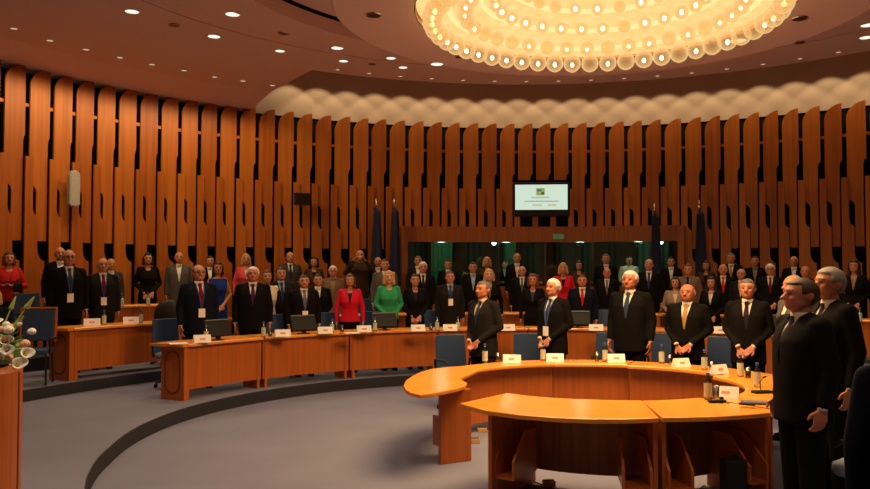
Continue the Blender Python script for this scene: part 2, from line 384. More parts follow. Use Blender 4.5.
# ------------------------------------------------------------------ screen, speakers
x, y = on_ring(541.5, 10.95); zc = z_at(199, y); a = az_of(x, y)
def facing_box(b, c, sz, a, o=(0, 0, 0)):     # box on the wall, o = (right, toward room, up)
    R = Matrix.Rotation(-rad(a), 3, 'Z'); q = Vector(c)+R@Vector((o[0], -o[1], o[2])); return b.box(q, sz, -rad(a))
t = thing('wall_screen', 'flat television on the back wall showing a pale slide', 'television', (x, y, zc))
c = (x, y, zc)
facing_box(facing_box(MB(), c, (1.36, .09, .80), a, (0, 0, 0)), c, (1.36, .11, .09), a, (0, .0, -.37)).build('casing', 'plastic', t, bevel=.015)
m_scr = emis('lit_slide', (.80, .98, .80), .55)
facing_box(MB(), c, (1.24, .01, .60), a, (0, .05, .04)).build('display', m_scr, t)
emb = facing_box(MB(), c, (.20, .006, .17), a, (-.02, .058, .17)).build('emblem', emis('slide_emblem', (.55, .60, .12), .4), t)
for o, s_, cc in (((-.05, .062, .20), (.10, .006, .05), (.08, .22, .35)), ((.03, .062, .13), (.08, .006, .05), (.04, .16, .08)), ((-.03, .062, .145), (.05, .006, .03), (.75, .70, .5))):
    facing_box(MB(), c, s_, a, o).build('emblem_mark', emis('slide_ink', cc, .45), emb)
for o, wd, cc in (((-.03, .058, .03), .42, (.55, .68, .55)), ((0, .058, -.06), .80, (.55, .62, .45)), ((-.1, .058, -.15), .22, (.75, .6, .25)), ((.25, .058, -.15), .2, (.75, .6, .25))):
    facing_box(MB(), c, (wd, .006, .03), a, o).build('text_line', emis('slide_text', cc, .5), t)
facing_box(MB(), c, (.1, .5, .1), a, (0, -.25, 0)).build('wall_bracket', 'steel', t)
for px, py, lab in ((72.5, 188, 'tall beige column loudspeaker with rounded ends on the left wall boards'),):
    x, y = on_ring(px, 10.38); z0 = z_at(207, y); z1 = z_at(170.5, y); a = az_of(x, y)
    t = thing('column_speaker', lab, 'speaker', (x, y, z0))
    h = z1-z0
    T = Matrix.Translation((x, y, z0)) @ Matrix.Rotation(-rad(a), 4, 'Z')
    pts = arc(0, h-.1, .1, .1, 0, 180, 10)+arc(0, .06, .1, .06, 180, 360, 10)
    TT = T @ Matrix.Rotation(PI/2, 4, 'X')
    MB().prism(pts, -.05, .05, TT).build('housing', 'screw', t, bevel=.01)
    pts2 = [(px_*.8, (py_-h/2)*.93+h/2) for px_, py_ in pts]
    MB().prism(pts2, .05, .056, TT).build('grille', 'screw', t)
    facing_box(MB(), (x, y, z0+h*.45), (.03, .14, .06), a, (0, -.1, 0)).build('bracket', 'steel', t)
x, y = on_ring(302, 10.6); z = z_at(199, y); a = az_of(x, y)
t = thing('wall_display', 'small black box display mounted on the boards left of the flags', 'display', (x, y, z))
facing_box(MB(), (x, y, z), (.36, .08, .27), a).build('casing', 'plastic', t, bevel=.01)
facing_box(MB(), (x, y, z), (.31, .01, .19), a, (0, .04, .01)).build('display', mat('off_screen', (.02, .01, .01), .15), t)
facing_box(MB(), (x, y, z), (.08, .28, .06), a, (0, -.15, 0)).build('bracket', 'steel', t)

# ------------------------------------------------------------------ desks
def stadium(w, h, n=8):
    return arc(0, h/2-w/2, w/2, w/2, 0, 180, n)+arc(0, -h/2+w/2, w/2, w/2, 180, 360, n)
def ring_line(b, pts, wdt, T):                # raised outline of a closed loop
    n = len(pts)
    for i in range(n):
        p, q = Vector(pts[i]), Vector(pts[(i+1) % n]); m = (p+q)/2; d = q-p; L = d.length
        R = T @ Matrix.Translation((m.x, m.y, 0)) @ Matrix.Rotation(math.atan2(d.y, d.x), 4, 'Z')
        s = MB().box((0, 0, 0), (L+wdt*.6, wdt, .006)); b.add([R@v for v in s.v], s.f)
def arc_desk(label, group, ri, ro, a0, a1, zf, end_l=False, end_r=False, name='curved_desk'):
    am = (a0+a1)/2; t = thing(name, label, 'desk', pol((ri+ro)/2, am, zf), 0, group)
    g = .12/ri*57.3*.12
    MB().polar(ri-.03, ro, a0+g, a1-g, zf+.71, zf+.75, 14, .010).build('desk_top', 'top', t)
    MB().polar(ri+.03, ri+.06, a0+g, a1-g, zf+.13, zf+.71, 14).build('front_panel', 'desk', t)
    for a in (a0+.7, a1-.7):
        MB().polar(ri+.02, ri+.36, a-.22, a+.22, zf, zf+.71, 1).build('side_panel', 'desk', t)
    for on, a, sg in ((end_l, a0, -1), (end_r, a1, 1)):
        if not on: continue
        P = MB().polar(ri, ri+.40, a-.3, a+.3, zf, zf+.71, 1).build('end_panel', 'desk', t)
        c = pol(ri+.20, a+sg*.32, zf+.37); T = Matrix.Translation(c) @ Matrix.Rotation(rad(90-a), 4, 'Z') @ Matrix.Rotation(PI/2, 4, 'X')
        bb = MB(); ring_line(bb, stadium(.26, .56), .018, T); bb.build('inlay', 'groove', P)
        tp = [pol(ri-.03, a, 0), pol(ri-.02, a+sg*.7, 0), pol((ri+ro)/2, a+sg*1.0, 0), pol(ro+.03, a+sg*.7, 0), pol(ro, a, 0)]
        MB().prism([(q.x, q.y) for q in tp], zf+.712, zf+.748).build('rounded_top_end', 'top', t)
    return t
ring1 = [-64.2, -49.6]+[-49.6+16.1*i for i in range(1, 7)]
pos1 = ['left end of the middle ring, rounded open end', 'second from the left end of the middle ring', 'third from the left end of the middle ring',
        'in the middle ring behind the left end of the round table', 'in the middle ring behind the two front men', 'in the middle ring behind the white haired man in front', 'right end of the middle ring']
for i in range(7):
    arc_desk('curved wooden desk section, '+pos1[i], 'curved desks of the middle ring', 5.60, 6.15, ring1[i], ring1[i+1], T1, i == 0, i == 6)
ring2 = [(-65, -50.5), (-41, -27), (-26, -12.5), (-9, 0), (4, 19.5), (23.5, 37), (38, 54)]
pos2 = ['alone at the left below the bald men', 'behind the woman in cream and the ruddy man', 'behind the women in red and green', 'behind the bearded man in a green tie',
        'behind the tall white haired man', 'behind the men right of the booth', 'at the far right below the woman in black']
for i, (a0, a1) in enumerate(ring2):
    arc_desk('curved desk of the second ring, '+pos2[i], 'curved desks of the second ring', 7.62, 8.12, a0, a1, T2, True, i in (0, 2, 3, 4, 6))
a3 = [az_of(*on_ring(px, 9.45)) for px in (96, 166)]
arc_desk('light wooden desk on the highest ring, below the woman in black at left', 'curved desks of the highest ring', 9.45, 9.95, a3[0], a3[1], T3, False, True)

# round inner table made of curved units
def outline_top(b, inner, outer, z0, z1, bev=.012):
    loop = [(q.x, q.y) for q in inner]+[(q.x, q.y) for q in reversed(outer)]
    b.prism(loop, z0, z1); return b
def cubby(t, r0, a, w, zf, name='cpu_holder', flip=False, mt='desk'):
    # open topped box whose side slopes down towards the seat; r0 inner radius, depth outward
    da = w/r0*57.3
    for aa in (a, a+da):
        pr = [(r0, .16), (r0+.42, .16), (r0+.42, .30), (r0+.18, .50), (r0, .50)]
        t0 = .018/r0*57.3; pr = [(r0, .18), (r0+.42, .18), (r0+.42, .32), (r0+.20, .54), (r0, .54)]; vs = [pol(r, aa, zf+z) for r, z in pr]+[pol(r, aa+t0, zf+z) for r, z in pr]
        bb = MB().add(vs, [(0, 1, 2, 3, 4), (9, 8, 7, 6, 5)]+[(i, (i+1) % 5, (i+1) % 5+5, i+5) for i in range(5)])
        bb.build('holder_side', mt, t)
    MB().polar(r0, r0+.42, a, a+da, zf+.17, zf+.19, 2).build('holder_base', mt, t)
def round_unit(label, a0, a1, ri, ro, inside, sides=(True, True), top=True):
    am = (a0+a1)/2; t = thing('conference_table', label, 'table', pol((ri+ro)/2, am, 0), 0, 'curved units of the round inner table')
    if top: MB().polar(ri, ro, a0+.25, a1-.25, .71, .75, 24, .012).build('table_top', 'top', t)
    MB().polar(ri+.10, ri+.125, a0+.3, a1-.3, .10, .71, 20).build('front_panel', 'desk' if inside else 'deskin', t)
    for k, a in enumerate((a0, a1)):
        if sides[k]: MB().polar(ri+.10, ro-.12, a+(.5 if k == 0 else -1.4), a+(1.4 if k == 0 else -.5), 0, .71, 1).build('side_panel', 'desk', t)
    return t
U1 = round_unit('curved unit of the round table ending in a wide rounded tongue at left', -66, -9, 1.62, 2.10, True, (False, True), top=False)
tongue = [(493,362.4),(476,364.2),(460,366),(445,367),(430,369),(420,372),(412,376),(406,380),(403.5,385),(405,389),(410,392.3),(420,394.6),(432,393.2),(446,390.4),(458,388),(466,385),(467,382.5),(463,380.5),(461,378.5),(463,376.5),(469,374.2)]
tp = [at(x_, y_, .75) for x_, y_ in tongue]
loop = [(q.x, q.y) for q in tp]+[(q.x, q.y) for q in [pol(1.62+.02*k/6, -57+48*k/6) for k in range(1, 7)]]+[(q.x, q.y) for q in [pol(2.1, -9-20*k/4) for k in range(0, 4)]]
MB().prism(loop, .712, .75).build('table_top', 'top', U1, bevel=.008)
q0, q1 = at(438, 465, 0), at(469, 461, 0)
cx, cy = (q0.x+q1.x)/2, (q0.y+q1.y)/2; ang = math.atan2(q1.y-q0.y, q1.x-q0.x); L = math.hypot(q1.x-q0.x, q1.y-q0.y)
P = MB().box((cx-math.sin(ang)*-.03, cy+.03, .355), (L, .05, .71), ang).build('end_panel', 'desk', U1, bevel=.006)
T = Matrix.Translation((cx+.0, cy-.001, .37)) @ Matrix.Rotation(ang, 4, 'Z') @ Matrix.Rotation(PI/2, 4, 'X')
bb = MB(); ring_line(bb, stadium(L*.66, .54), .016, T); bb.build('inlay', 'groove', P)
MB().box((cx-L*.5+.05, cy+.22, .26), (.02, .3, .3), ang).box((cx-L*.5+.12, cy+.22, .12), (.14, .3, .02), ang).build('cpu_holder', 'desk', U1)
U2 = round_unit('far middle unit of the round table, before the tall white haired man', -9, 22, 1.66, 2.12, True)
U3 = round_unit('far right unit of the round table, before the bald man with clasped hands', 22, 70, 1.58, 2.08, True)
U4 = round_unit('right hand curved unit of the round table, mostly behind the big man in profile', 70, 148.5, 1.36, 2.06, False)
U5 = round_unit('near right unit of the round table with a folder and name card on it', 149, 179, 1.24, 2.07, False, top=False)
loop = [(q.x, q.y) for q in [pol(1.235, 149.3+(176.2-149.3)*k/10) for k in range(11)]]+[(q.x, q.y) for q in [pol(2.07, 179.4+(149.3-179.4)*k/10) for k in range(11)]]
MB().prism(loop, .712, .75).build('table_top', 'top', U5, bevel=.008)
U6 = thing('conference_table', 'nearest unit of the round table with bare glossy top and pointed left end', 'table', pol(1.7, -155, 0), 0, 'curved units of the round inner table')
outer = [at(x_, y_, .75) for x_, y_ in [(459.6,403.2),(484.8,410.2),(519.5,414.8),(554.3,417.4),(590,418.9),(624.8,418.9),(659,417.9)]]
inner = [at(x_, y_, .75) for x_, y_ in [(507,393),(530,395.8),(554.3,397.7),(575,398.8),(600,399.6),(622,400.1),(642,400.3)]]
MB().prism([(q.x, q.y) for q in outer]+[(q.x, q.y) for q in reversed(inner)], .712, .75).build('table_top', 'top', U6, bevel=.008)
MB().polar(1.36, 1.385, -180.3, -131, .13, .71, 16).build('front_panel', 'deskin', U6)
a_l = -141.5
MB().polar(1.36, 2.06, a_l-.7, a_l+.3, 0, .71, 1).build('side_panel', 'desk', U6)
MB().polar(1.36, 1.96, -180.4, -179.4, 0, .71, 1).build('side_panel', 'desk', U6)
cubby(U6, 1.60, a_l-6.0, .14, 0); cubby(U6, 1.58, -179.0, .17, 0)
cubby(U5, 1.58, 171.6, .15, 0); cubby(U5, 1.58, 151.2, .15, 0)
for (px, py) in ((549, 420), (673, 419)):
    q = at(px, py, .70); MB().box((q.x, q.y+.03, .700), (.14, .05, .018)).build('metal_catch', 'chrome', U6 if px < 600 else U5)

# ------------------------------------------------------------------ lectern at left
lx, ly = -3.10, 5.0
t = thing('lectern', 'rounded wooden lectern column carrying flowers at the left edge', 'lectern', (lx, ly, T1))
MB().lathe([(.50, T1), (.50, T1+1.08), (.47, T1+1.12), (.42, T1+1.135)], 40, (lx, ly, 0)).build('column', 'desk', t, smooth=False)
b = MB()
for k in range(12): aa = rad(-80+30*k); b.box((lx+.5*math.cos(aa), ly+.5*math.sin(aa), T1+.55), (.008, .02, 1.04), aa)
b.build('seam', 'groove', t)

# ------------------------------------------------------------------ chandelier
ch = thing('chandelier', 'huge round golden chandelier of clear globes glowing above the round table', 'chandelier', (OX, OY, 4.5))
rows = [(1.76, 4.50, 50, .108), (1.42, 4.60, 36, .085), (1.10, 4.74, 28, .075), (.80, 4.88, 20, .07), (.48, 5.0, 12, .07)]
prof = [(1.93, 4.66), (1.90, 4.62), (1.60, 4.64), (1.58, 4.70), (1.26, 4.76), (1.25, 4.83), (.95, 4.90), (.94, 4.97), (.65, 5.04), (.64, 5.1), (.3, 5.14), (.05, 5.16)]
MB().lathe(prof, 96, (OX, OY, 0), caps=False).build('glowing_dome', 'glow', ch, smooth=False)
for r_, z_ in ((1.585, 4.64), (1.255, 4.765), (.945, 4.90), (.645, 5.04)):
    b = MB(); n = 96; k = 8; vs = []
    for i in range(n):
        for j in range(k): vs.append(pol(r_+.028*math.cos(2*PI*j/k), 360*i/n, z_+.028*math.sin(2*PI*j/k)))
    b.add(vs, [(i*k+j, i*k+(j+1) % k, ((i+1) % n)*k+(j+1) % k, ((i+1) % n)*k+j) for i in range(n) for j in range(k)])
    b.build('glass_rim', 'glowband', ch, smooth=True)
MB().lathe([(1.94, 4.60), (1.95, 4.60), (1.95, 4.75), (1.94, 4.75)], 96, (OX, OY, 0), caps=False).build('brass_collar', 'brass', ch)
gm = MB().ell((0, 0, 0), (1, 1, 1), 20, 12).mesh('globe', smooth=True); gm.materials.append(M['globe'])
bm_ = MB().ell((0, 0, 0), (1, 1, 1.2), 12, 8).mesh('bulb', smooth=True); bm_.materials.append(M['bulb'])
sm_ = MB().cap((0, 0, 0), (0, 0, 1), .18, .18, 8).mesh('stem', smooth=True); sm_.materials.append(M['brass'])
inner_g, inner_b = MB(), MB()
for ri_, (r_, z_, n_, s_) in enumerate(rows):
    for i in range(n_):
        p = pol(r_, 360*(i+.5*(ri_ % 2))/n_, z_); lit = not (random.random() < .22)
        if ri_ < 2:
            g = bpy.data.objects.new('globe', gm); COL.objects.link(g); g.parent = ch; g.location = p-ch.location; g.scale = (s_,)*3
            if lit:
                q = bpy.data.objects.new('bulb', bm_); COL.objects.link(q); q.parent = g; q.scale = (.22,)*3; q.location = (0, 0, -.15)
        else:
            inner_g.ell(p, (s_,)*3, 14, 8)
            if lit: inner_b.ell(p, (.024, .024, .03), 8, 6)
o = inner_g.build('inner_globes', 'globe', ch, smooth=True); o['kind'] = 'stuff'
o = inner_b.build('inner_bulbs', 'bulb', ch, smooth=True); o['kind'] = 'stuff'

# ------------------------------------------------------------------ downlights
def ceil_point(px, py):
    p = at(px, py, 4.60)
    if math.hypot(p.x-OX, p.y-OY) < 2.8: return p
    for it in range(1):
        p = at(px, py, 5.55); r = math.hypot(p.x-OX, p.y-OY)
        if r < 6.28: z = 5.20+(max(r, 4.2)-4.20)/2.08*.395; p = at(px, py, z); r = math.hypot(p.x-OX, p.y-OY); z = 5.20+(max(r, 4.2)-4.20)/2.08*.395; p = at(px, py, z)
        else: p = at(px, py, 5.60)
    return p
def downlight(p, r, lit, label, group, name='ceiling_downlight'):
    if 4.1 < math.hypot(p.x-OX, p.y-OY) < 6.3: p = p+Vector((0, 0, -.19*r))
    t = thing(name, label, 'ceiling light', (p.x, p.y, p.z), 0, group)
    MB().lathe([(r*.8, p.z-.012), (r*.94, p.z-.014), (r*.98, p.z-.002), (r*.8, p.z-.002)], 20, (p.x, p.y, 0), caps=False).build('trim_ring', 'chrome' if not lit else 'disc', t)
    MB().lathe([(r*.80, p.z-.010), (r*.80, p.z-.004)], 20, (p.x, p.y, 0)).build('lamp_glass', {0: 'offlight', 1: 'downlight', 2: 'downsmall'}[lit], t)
small = [ceil_point(*q) for q in [(14,28),(50,40),(86,49),(120,57),(152,64),(184,70),(214.6,76.5),(243,80.5),(272.5,85)]]
for p in small: downlight(p, .065, 2, 'small recessed downlight in the row near the left wall', 'small downlights along the left wall')
for k in range(17):
    p = pol(7.25, -29+4.9*k, 5.6); downlight(p, .05, 2, 'small recessed downlight in the row along the ceiling edge at the back', 'small downlights along the ceiling edge')
BIG = [(132,11),(232.7,12),(214,36),(280,50.5),(337.4,46),(343.5,60.6),(391,56.6),(403,67),(437,63.5),(738,40),(868,23),(866,37)]
BIGL = ['leftmost bright downlight, alone high in the left ceiling', 'bright downlight at the top left, above its lower neighbour', 'bright downlight just beyond the curved ceiling seam at left', 'bright downlight left of the corner of the ceiling opening',
        'bright downlight left of the ceiling disc, nearer of the pair', 'bright downlight left of the ceiling disc, farther of the pair', 'bright downlight on the disc side, nearer of two left of the chandelier', 'bright downlight on the disc side, farther of two left of the chandelier',
        'bright downlight just below the left rim of the chandelier', 'bright downlight touching the lower right rim of the chandelier', 'upper bright downlight at the right edge', 'lower bright downlight at the right edge']
for q, lb in zip(BIG, BIGL): downlight(ceil_point(*q), .12 if q[1] < 50 else .10, 1, lb, 'bright downlights in the stepped ceiling')
for q, s_, lb in (((373.5,14.6), 0.09, 'unlit dark eyeball lamp in the pale ceiling disc left of the chandelier'), ((283.7,31.4), 0.09, 'unlit dark recessed lamp in the ceiling between lit ones at left'), ((372,63.8), 0.07, 'unlit grey lamp far back in the ceiling, left of the chandelier'),
                  ((460,56.4), 0.06, 'unlit dark lamp close to the lower left rim of the chandelier'), ((800,41), 0.08, 'unlit dark lamp right of the chandelier'), ((800,18), 0.09, 'flat round grey ceiling speaker above the unlit lamp right of the chandelier'), ((174,24.5), .09, 'faint round smoke sensor in the left ceiling')):
    downlight(ceil_point(*q), s_, 0, lb, None)
# the lamps' own light
for p in small: lamp('SPOT', 'wall_downlight_beam', (p.x, p.y, 5.50), P_LEFT, (1, .74, .36), .04, 172, .25, (p.x, p.y, 0))
for k in range(22):
    a = -29.2+3.62*k; p = polw(RB-.38, a*1.04, 6.70)
    lamp('SPOT', 'cove_light_beam', p, P_WASH, (1, .74, .42), .03, 92, .25, (p.x, p.y, 0))
for a in range(-180, 180, 30):
    p = pol(5.4, a+8, 5.40); lamp('SPOT', 'downlight_beam', p, P_DOWN, DOWN, .08, 100, .6, (p.x, p.y, 0))
for a in range(-72, 70, 18):
    p = pol(8.6 if a < -32 else 7.2, a, 5.5); lamp('SPOT', 'rear_downlight_beam', p, P_BACK, DOWN, .08, 110, .6, (p.x, p.y, 0))
for a in (20, 80, 140, 200, 260, 320):
    p = pol(2.3, a, 4.55); lamp('SPOT', 'disc_downlight_beam', p, 60, (1, .78, .52), .06, 90, .6, (p.x, p.y, 0))

lamp('SPOT', 'lectern_fill', (-2.2, 3.6, 5.35), 130, (1, .80, .58), .08, 40, .6, (lx+.5, ly, 1.4))  # extra spot added to brighten the flowers, no fitting in the ceiling

# ------------------------------------------------------------------ people
def fuse(mb, voxel, smooth=2):
    me = mb.mesh('tmp'); o = bpy.data.objects.new('tmp', me); COL.objects.link(o)
    m = o.modifiers.new('r', 'REMESH'); m.mode = 'VOXEL'; m.voxel_size = voxel
    if smooth: sm = o.modifiers.new('s', 'SMOOTH'); sm.factor = .5; sm.iterations = smooth
    dg = bpy.context.evaluated_depsgraph_get(); out = bpy.data.meshes.new_from_object(o.evaluated_get(dg))
    bpy.data.objects.remove(o); bpy.data.meshes.remove(me)
    out.polygons.foreach_set('use_smooth', [True]*len(out.polygons)); return out
def perp(d): return d.normalized()
POSE = {  # elbow, wrist, finger direction, palm normal   (left side x>0, mirrored)
 'clasp': ((.232, .04, 1.16), (.082, -.168, .975), (-.66, -.25, -.70), (0, -1, .2)),
 'sides': ((.232, .04, 1.15), (.238, -.02, .895), (.0, -.18, -1), (-1, 0, 0)),
 'camera': ((.30, -.12, 1.28), (.11, -.30, 1.53), (-.5, -.25, .75), (-.6, -.2, -.3)),
 'hold': ((.26, -.03, 1.16), (.12, -.27, 1.17), (-.8, -.35, .3), (0, -.3, -1)),
}
def limbs(pose, fem):
    E, W, D, N = [Vector(q) for q in POSE[pose]]
    Sx = .150 if fem else .175
    return Vector((Sx, .01, 1.435)), E, W, D.normalized(), N.normalized()
def hand(b, W, D, N, sx, pose):
    D = Vector((D.x*sx, D.y, D.z)); N = Vector((N.x*sx, N.y, N.z)); W = Vector((W.x*sx, W.y, W.z))
    if pose == 'clasp': W = W+Vector((0, -.012*sx, -.014*(1-sx)))
    A = D.cross(N).normalized()*(-sx)          # across the palm, thumb side
    N = N-D*N.dot(D); N.normalize()
    curl = {'clasp': .55, 'sides': .35, 'camera': .8, 'hold': .9}[pose]
    for k in range(4):
        o = (k-1.5)*.0195; b.cap(W+D*.008+A*o*.6, W+D*.085+A*o, .0125, .0115, 10)
        L = (.036, .042, .040, .031)[3-k] if True else 0
        p = W+D*.085+A*o; d = D
        for j in range(3):
            ax = A; d = (Matrix.Rotation(curl*sx*(.6+.4*j)*(1 if N.dot(A.cross(d)) > 0 else -1)*(1 if sx > 0 else 1)*sx, 3, ax) @ d).normalized()
            q = p+d*L*(1-.2*j); b.cap(p, q, .0092-.0006*j, .0088-.0007*j, 8); p = q
    p = W+D*.03+A*.026; q = p+(D*.6+A*.7+N*.15).normalized()*.042; b.cap(p, q, .0125, .0108, 8); b.cap(q, q+(D*.9+A*.1+N*.25).normalized()*.034, .0105, .009, 8)
def make_body(pose, fem):
    b = MB(); Sh, E, W, D, N = limbs(pose, fem); hw = .085 if fem else .09
    b.loft([(.80, .14, .10, .0), (.90, .165, .115, .01), (1.02, .135 if fem else .15, .10, 0), (1.14, .12 if fem else .15, .095, 0), (1.27, .15 if fem else .165, .105, 0), (1.38, .15 if fem else .17, .09, .005), (1.45, .10, .06, .01), (1.48, .06, .05, .01)])
    b.cap((-Sh.x+.02, .01, 1.425), (Sh.x-.02, .01, 1.425), .042, .042)
    b.cap((0, .018, 1.42), (0, .0, 1.60), .058 if not fem else .049, .054 if not fem else .046, 16)
    if fem: b.ell((.06, -.075, 1.26), (.06, .05, .06)); b.ell((-.06, -.075, 1.26), (.06, .05, .06))
    for s in (-1, 1):
        m = lambda p: Vector((p.x*s, p.y, p.z))
        b.cap(m(Sh-Vector((.01, 0, .012))), m(E), .040, .036); b.cap(m(E), m(W), .038, .025)
        b.cap((s*hw, 0, .90), (s*hw, -.005, .50), .085, .056); b.cap((s*hw, -.005, .50), (s*hw*1.05, .01, .08), .055, .036)
        b.cap((s*hw*1.05, .02, .045), (s*hw*1.2, -.12, .035), .038, .030)
        hand(b, W, D, N, s, pose)
    # head
    k = .95 if fem else 1
    b.ell((0, .005, 1.683), (.083*k, .099, .101), 28, 20); b.ell((0, -.028, 1.622), (.068*k, .068, .066), 24, 16)
    b.ell((.035*k, -.058, 1.648), (.028, .03, .03)); b.ell((-.035*k, -.058, 1.648), (.028, .03, .03))
    b.cap((0, -.090, 1.682), (0, -.114, 1.650), .010, .0135); b.ell((.011, -.098, 1.645), (.010, .012, .009)); b.ell((-.011, -.098, 1.645), (.010, .012, .009))
    for s in (-1, 1):
        b.ell((s*.083*k, .012, 1.665), (.011, .021, .031)); b.cap((s*.014, -.085, 1.705), (s*.045, -.074, 1.702), .012, .010, 8)
        b.ell((s*.031, -.077, 1.680), (.015, .012, .010))
    b.cap((-.018, -.086, 1.618), (.018, -.086, 1.618), .0085, .0085, 8); b.ell((0, -.074, 1.590), (.025, .022, .018))
    me = fuse(b, .0078, 1)
    for mm in ('skin', 'eye', 'lip'): me.materials.append(PM[mm])
    for p in me.polygons:
        c = p.center
        if c.y < -.06 and c.z > 1.55:
            if abs(abs(c.x)-.031) < .013 and abs(c.z-1.680) < .0065: p.material_index = 1
            elif abs(abs(c.x)-.031) < .020 and abs(c.z-1.708) < .0048: p.material_index = 1
            elif abs(c.x) < .024 and abs(c.z-1.618) < .0075: p.material_index = 2
    for v in me.vertices:
        t = min(1, max(0, (v.co.z-1.49)/.075))
        if abs(v.co.x) < .13 and v.co.y > -.145: v.co.z -= .030*t*t*(3-2*t)
    return me
def vhalf(z, fem): 
    zb = 1.22 if fem else 1.17
    return -1 if z < zb else .004+(z-zb)/(1.50-zb)*.052
def jacket_secs(fem, d=0):
    if fem: return [(.80, .182+d, .135+d, .005), (.90, .185+d, .135+d, .008), (1.02, .155+d, .118+d, 0), (1.13, .140+d, .112+d, 0), (1.25, .168+d, .150+d, -.012), (1.34, .175+d, .128+d, -.004), (1.42, .165+d, .088+d, .008), (1.46, .10+d, .066+d, .012), (1.48, .070+d, .056+d, .012)]
    return [(.76, .190+d, .145+d, .005), (.90, .190+d, .143+d, .005), (1.05, .182+d, .138+d, -.004), (1.20, .192+d, .138+d, -.002), (1.33, .205+d, .134+d, .002), (1.41, .195+d, .105+d, .008), (1.46, .135+d, .078+d, .014), (1.50, .083+d, .066+d, .016)]
def make_jacket(pose, fem, short=False, nocut=False):
    b = MB(); Sh, E, W, D, N = limbs(pose, fem)
    secs = jacket_secs(fem); b.loft(secs if not short else secs[1:], 32)
    b.cap((-Sh.x, .012, 1.412), (Sh.x, .012, 1.412), .064 if not fem else .054, .064 if not fem else .054)
    for s in (-1, 1): b.cap((s*.05, .022, 1.482 if not fem else 1.462), (s*(Sh.x-.01), .012, 1.438), .046 if not fem else .034, .050 if not fem else .042)
    We = E+(W-E)*(.93)
    for s in (-1, 1):
        m = lambda p: Vector((p.x*s, p.y, p.z))
        b.cap(m(Sh), m(E), .066 if not fem else .057, .056 if not fem else .047); b.cap(m(E), m(We), .055 if not fem else .046, .038 if not fem else .033)
    me = fuse(b, .0125, 3)
    bm = bmesh.new(); bm.from_mesh(me)
    if not nocut:
        dead = [f for f in bm.faces if f.normal.y < .25 and f.calc_center_median().y < -.02 and abs(f.calc_center_median().x) < vhalf(f.calc_center_median().z, fem) and f.calc_center_median().z < 1.52]
        bmesh.ops.delete(bm, geom=dead, context='FACES')
        for v in bm.verts:
            if v.is_boundary:
                h = vhalf(v.co.z, fem)
                if h > 0 and v.co.y < 0: v.co.x = math.copysign(h+.002, v.co.x)
    bm.to_mesh(me); bm.free(); return me
def make_shirt(fem, pose):
    b = MB(); b.loft([(z, max(.02, rx-.016), max(.02, ry-.016), cy) for z, rx, ry, cy in jacket_secs(fem)[2:-1]]+[(1.475, .075, .062, .012)], 32)
    b.lathe([(.066, 1.46), (.062, 1.522), (.056, 1.522), (.056, 1.46)], 24, (0, .008, 0)) if not fem else None
    Sh, E, W, D, N = limbs(pose, fem)
    if not fem:
        for s in (-1, 1): m = lambda p: Vector((p.x*s, p.y, p.z)); b.cap(m(E+(W-E)*.8), m(E+(W-E)*.97), .034, .031, 12)
    me = b.mesh('shirt', smooth=True); return me
def strip(bvh, pts, off, half, y0=-1):        # ribbon laid on a surface: pts (x, z), half width function
    vs = []; L = []
    for i, (x, z) in enumerate(pts):
        h = half(i/(len(pts)-1)); row = []
        for s in (-1, 0, 1):
            hit = bvh.ray_cast(Vector((x+s*h, y0, z)), Vector((0, 1, 0)))
            y = hit[0].y if hit[0] is not None else -.1
            row.append(y)
        y = min(row)
        for s in (-1, 0, 1): L.append(Vector((x+s*h, y-off-(.004 if s == 0 else 0), z)))
    n = len(pts); k = len(L); vs = L+[p+Vector((0, .012, 0)) for p in L]; fs = []
    for i in range(n-1):
        for j in (0, 1): fs += [(i*3+j, i*3+j+1, i*3+j+4, i*3+j+3), (k+i*3+j, k+i*3+j+3, k+i*3+j+4, k+i*3+j+1)]
        fs += [(i*3, i*3+3, k+i*3+3, k+i*3), (i*3+2, k+i*3+2, k+i*3+5, i*3+5)]
    fs += [(0, k, k+1, 1), (1, k+1, k+2, 2), (k-3, k-2, k+k-2, k+k-3), (k-2, k-1, k+k-1, k+k-2)]
    return MB().add(vs, fs)
def bvh_of(me): return BVHTree.FromPolygons([v.co for v in me.vertices], [tuple(p.vertices) for p in me.polygons])
def make_legs(fem, skirt=False):
    b = MB(); hw = .085 if fem else .09
    if skirt:
        b.loft([(.50, .17, .12, 0), (.70, .18, .13, 0), (.88, .175, .125, .008), (1.02, .14, .108, 0)], 28); return fuse(b, .016, 2)
    b.loft([(.78, .170, .122, .0), (.90, .175, .128, .008), (1.03, .155, .118, 0)], 28)
    for s in (-1, 1): b.cap((s*hw, 0, .88), (s*hw, -.005, .50), .098, .076); b.cap((s*hw, -.005, .50), (s*hw*1.05, .005, .11), .074, .064)
    return fuse(b, .016, 2)
def make_shoes(fem):
    b = MB(); hw = .085 if fem else .09
    for s in (-1, 1): b.cap((s*hw*1.05, .03, .05), (s*hw*1.2, -.14, .04), .05, .038, 14); b.box((s*hw*1.12, -.06, .012), (.08, .24, .024))
    return fuse(b, .012, 1)
